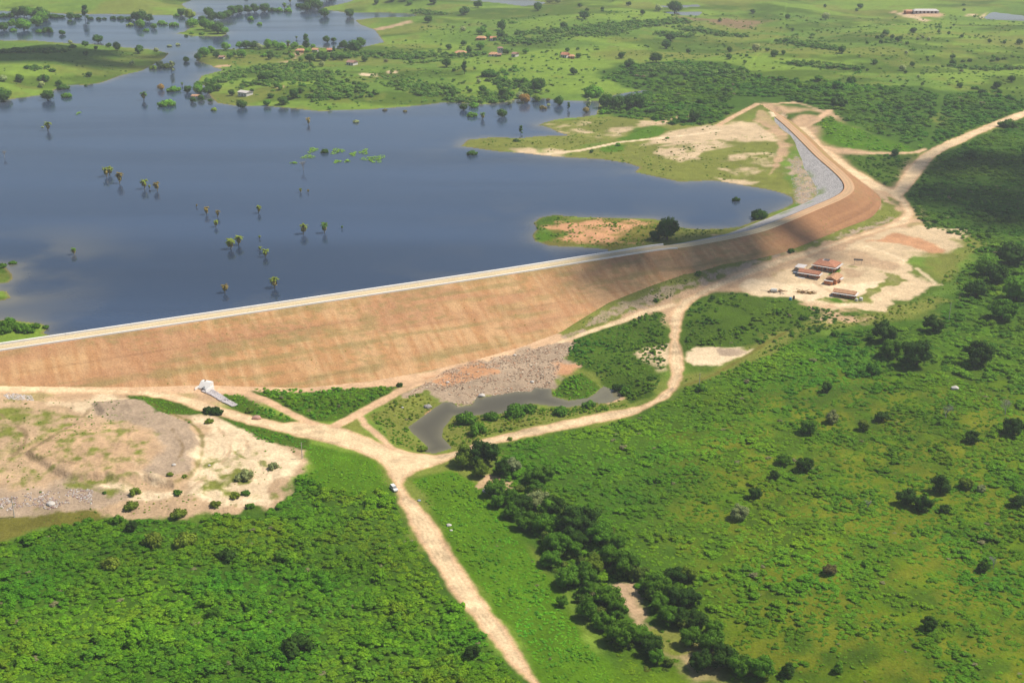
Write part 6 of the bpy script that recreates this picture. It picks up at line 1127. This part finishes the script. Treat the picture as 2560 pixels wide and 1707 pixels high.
P, z = pixg([(700, 195)], 'F'); lr = empty('farm_shed', (float(P[0, 0]), float(P[0, 1]), float(z[0])), .05, 'orange roofed farm building left of the long grey shed at the top right', 'shed'); part('wall', m_wallb, lr, [(-9, 9, -5, 5, -1, 2.8)]); part('roof', m_tile2, lr, VF=roof_vf(-9, 9, -5, 5, 2.85, 1.8, 2)); part('door', m_door, lr, [(-1.5, 1.5, -5.1, -5.01, 0, 2.4)])
# utility poles -----------------------------------------------------------------------------------
for f, x, y, hh, lab in [('O', 33, 1187, 7.5, 'thin pale utility pole on the stony ground at the far left edge'), ('O', 694, 1053, 6.8, 'thin pale utility pole at the right end of the cream spoil ground'), ('O', 1606, 889, 6.5, 'thin pale utility pole in scrub right of the curved road'), ('O', 2179.5, 735, 9, 'thin pale utility pole above the four dark round trees')]:
    P, z = pixg([(x, y)], f); rt = empty('utility_pole', (float(P[0, 0]), float(P[0, 1]), float(z[0])), .3, lab, 'pole', 'thin utility poles'); V = []; F = []; tube(V, F, [(0, 0, -.4), (0, 0, hh)], [.17, .12], 8); part('post', m_pole, rt, VF=(V, F)); part('crossarm', m_wood, rt, [(-.8, .8, .1, .2, hh-.7, hh-.55)])
# boulders -----------------------------------------------------------------------------------------
def boulder(f, x, y, r, lab, mat=m_stone, seed=0, grp=None):
    g = random.Random(seed+int(x)); P, z = pixg([(x, y)], f); bm = bmesh.new(); bmesh.ops.create_icosphere(bm, subdivisions=2, radius=r)
    V = [(v.co.x*g.uniform(.82, 1.15)*1.2, v.co.y*g.uniform(.82, 1.15), v.co.z*g.uniform(.75, 1.0)*.75) for v in bm.verts]; F = [tuple(v.index for v in q.verts) for q in bm.faces]; bm.free()
    o = mesh_obj('boulder', V, F, mat); o.location = (float(P[0, 0]), float(P[0, 1]), float(z[0])+r*.25); tag(o, lab, 'boulder', grp)
boulder('O', 2193, 893, 1.5, 'bright white boulder lying on the pasture below the dark round trees'); boulder('T11', 730, 1065, .8, 'white boulder at the left of the stony shore above the pond'); boulder('T11', 1312, 1062, .8, 'white boulder at the right of the stony shore above the pond')
boulder('T11', 1190, 878, .7, 'small white boulder high on the stony ground under the dam toe'); boulder('T12', 990, 250, 1.0, 'white boulder at the edge of the creek trees below the road'); boulder('T01', 1765, 1312, 1.6, 'pinkish boulder beside the main road below the stone channel', plain('pink_stone', S8(206, 160, 142), .9)); boulder('T01', 1917, 1153, .6, 'small white stone in the green bushes below the dam')
boulder('T02', 1195, 70, .7, 'small white stone on the grey spoil slope'); boulder('T02', 1440, 72, .5, 'tiny white stone on cream spoil ground right of the grey slope'); boulder('T11', 595, 1235, 1.5, 'grey boulder at the left corner of the brown pond', plain('grey_stone', S8(176, 168, 160), .9)); boulder('T11', 420, 1238, .5, 'small pale stone in the bushes left of the pond')
boulder('T12', 740, 485, .8, 'pale stone in the bright green growth right of the straight road'); boulder('T12', 755, 520, .5, 'smaller pale stone just below the pale stone in the green growth'); boulder('T12', 535, 315, .6, 'bluish pale stone at the right edge of the straight road', plain('blue_grey_stone', S8(168, 178, 188), .8))
boulder('T02', 350, 340, 1.3, 'white boulder at the lower edge of the rubble on the left'); boulder('T11', 965, 1158, 1.3, 'grey stone at the water edge of the brown pond')
# rubble, too many stones to count ---------------------------------------------------------------------
rc = bpy.data.collections.new('rubble_kinds'); m_rub = leaf_mat('rubble_stone', 'inst', 'tint', trans=0.0)
for i in range(3):
    g = random.Random(i); bm = bmesh.new(); bmesh.ops.create_icosphere(bm, subdivisions=1, radius=.5)
    V = [(v.co.x*g.uniform(.7, 1.2), v.co.y*g.uniform(.7, 1.2), v.co.z*g.uniform(.6, 1)) for v in bm.verts]; F = [tuple(v.index for v in q.verts) for q in bm.faces]; bm.free()
    o = mesh_obj('rubble_kind', V, F, m_rub, cols=np.ones((len(V), 3)), link=False); rc.objects.link(o)
NGR = gn_group(rc)
def rubble(f, poly, n, s0, s1, cs, lab, thr=.4):
    P, _ = pixg(poly, f); q = sample_poly(P, n); k = fbm(q[:, 0]/5, q[:, 1]/5, 300, 3) > thr; q = q[k]; z = Hg(q); m = len(q); cc = np.array([alb(*c) for c in cs])
    scatter('rubble', q, z+.05, s0+(s1-s0)*rng.beta(1.2, 4, m), np.full(m, .7), cc[rng.integers(0, len(cc), m)]*rng.uniform(.8, 1.15, m)[:, None], 3, NGR, lab, 'rubble')
rubble('T11', [(430, 1170), (600, 1050), (720, 980), (900, 920), (1100, 880), (1250, 840), (1500, 790), (1590, 810), (1550, 900), (1480, 1000), (1460, 1100), (1310, 1120), (1200, 1145), (960, 1165), (900, 1215), (800, 1228), (700, 1170), (580, 1110)], 7500, .25, 1.9, [(204, 178, 150), (172, 148, 124), (218, 196, 168), (200, 154, 122), (146, 120, 98)], 'rubble and loose rock on the shore between the dam and the pond')
rubble('T02', [(0, 300), (130, 270), (300, 250), (520, 230), (640, 240), (640, 340), (450, 330), (360, 380), (200, 350), (0, 400)], 2200, .3, 1.6, [(216, 204, 192), (188, 172, 160), (170, 140, 128)], 'rubble along the lower left edge of the bare mound', .35)
rubble('T01', [(20, 1150), (60, 1135), (220, 1155), (230, 1190), (60, 1180)], 500, .3, 1.2, [(226, 214, 204), (200, 188, 176)], 'patch of pale rubble beside the road at the left edge', .3)
rubble('O', [(1300, 770), (1400, 720), (1530, 658), (1700, 605), (1850, 566), (2000, 512), (2045, 492), (1990, 528), (1850, 572), (1700, 614), (1550, 672), (1400, 738)], 3000, .25, 1.0, [(210, 198, 182), (190, 178, 160)], 'loose stones along the toe of the dam', .45)
rubble('T20', [(735, 1060), (800, 1080), (870, 1190), (930, 1310), (960, 1370), (900, 1420), (770, 1400), (750, 1250)], 3000, .4, 1.4, [(206, 198, 186), (184, 176, 166)], 'loose stones below the riprap at the right end of the lake', .4)

# ============================================================ labels that single each tree, bush and palm out
MARK = [('C', 715, 850, 'the bright white peninsula house'), ('D', 1840, 470, 'the lone red roofed farmhouse'), ('D', 300, 440, 'the wide salmon roofed farmhouse'), ('D', 785, 460, 'the low farmhouse by the white tower'), ('D', 605, 220, 'the upper row farmhouses'),
        ('C', 2140, 420, 'the white and brown farmhouse'), ('C', 1450, 260, 'the tan roofed shore house'), ('T10', 225, 1095, 'the largest lime floating mat'), ('O', 1739, 238, 'the far end of the dam'), ('O', 2110, 350, 'the road junction on the right'),
        ('F', 900, 190, 'the long grey farm shed'), ('F', 1900, 240, 'the top right pond'), ('O', 2050, 90, 'the smooth hill pasture'), ('O', 1390, 228, 'the narrow lake inlet'), ('O', 1220, 224, 'the flooded north shore'), ('O', 1050, 160, 'the long pasture hedge'), ('O', 460, 72, 'the small tree-covered islet'),
        ('O', 388, 122, 'the tip of the left grassy point'), ('O', 60, 60, 'the drowned tree belt at top left'), ('O', 250, 60, 'the channel north of the left point'), ('O', 720, 20, 'the dark wood at the top of the lake'), ('O', 600, 40, 'the row of drowned trees'), ('O', 130, 200, 'the near shore of the left point'),
        ('O', 1970, 640, 'the work camp'), ('O', 1562, 760, 'the bend of the curved road'), ('O', 1050, 960, 'the brown pond'), ('O', 920, 1100, 'the road fork'), ('O', 480, 890, 'the white outlet block'), ('O', 560, 1120, 'the cream spoil ground'), ('O', 1070, 1060, 'the creek crossing by the road'),
        ('O', 1480, 1400, 'the dry creek bed'), ('O', 1330, 1250, 'the bend of the creek'), ('O', 2150, 810, 'the pasture below the work camp'), ('O', 2170, 930, 'the bare grey tree on the pasture'), ('O', 1990, 1180, 'the forked bare tree'), ('O', 1540, 540, 'the low brown island by the dam'),
        ('O', 1190, 340, 'the tip of the sandy spit'), ('O', 1450, 300, 'the sandy spit track'), ('O', 1650, 130, 'the wood beyond the sandy spit'), ('O', 2270, 215, 'the dark wood on the right'), ('O', 1300, 20, 'the pale pond at the top'), ('O', 1660, 50, 'the bare brown field'), ('O', 850, 90, 'the eastern bay of the lake'), ('O', 560, 560, 'the middle group of lake palms'),
        ('O', 260, 400, 'the left pair of lake palms'), ('O', 30, 740, 'the left end of the dam'), ('O', 470, 215, 'the west tip of the peninsula'), ('O', 1100, 1500, 'the lower end of the straight road'), ('O', 2100, 1450, 'the lower right corner')]
MK = [(fr(f, [(x, y)])[0], t) for f, x, y, t in MARK]
ORD = ['nearest', 'second nearest', 'third nearest', 'fourth nearest', 'fifth nearest', 'sixth nearest', 'seventh nearest', 'eighth nearest', 'ninth nearest', 'tenth nearest', 'eleventh nearest', 'twelfth nearest']+['%dth nearest' % k for k in range(13, 60)]
cells = {}
for it in ALL:
    rt, x, y, look, noun = it; k = min(range(len(MK)), key=lambda i: (MK[i][0][0]-x)**2+((MK[i][0][1]-y)*1.6)**2); (mx_, my_), t = MK[k]; dx, dy = x-mx_, (y-my_)*1.6
    dr = ('right of' if dx > 0 else 'left of') if abs(dx) > abs(dy) else ('below' if dy > 0 else 'above')
    if 'in the lake' in look: look = look.replace(' standing in the lake', '').replace(' in the lake', ''); noun2 = 'drowned '+look
    else: noun2 = look
    cells.setdefault((t, dr, noun2), []).append((dx*dx+dy*dy, it, noun2))
for (t, dr, _), L_ in cells.items():
    L_.sort(key=lambda q: q[0])
    for i, (_, it, n2) in enumerate(L_):
        pre = '' if len(L_) == 1 else (ORD[i]+' ')
        lb = ('%s%s %s %s' % (pre, n2, dr, t)).strip()
        if len(lb.split()) > 16: lb = lb.replace('low spreading ', 'low ').replace('mid-sized ', 'middling ').replace(' tree-covered', '').replace(' of the', ' of').replace('bright white ', 'white ')
        if len(lb.split()) > 16: lb = lb.replace('round ', '').replace('drowned ', '')
        it[0]['label'] = lb
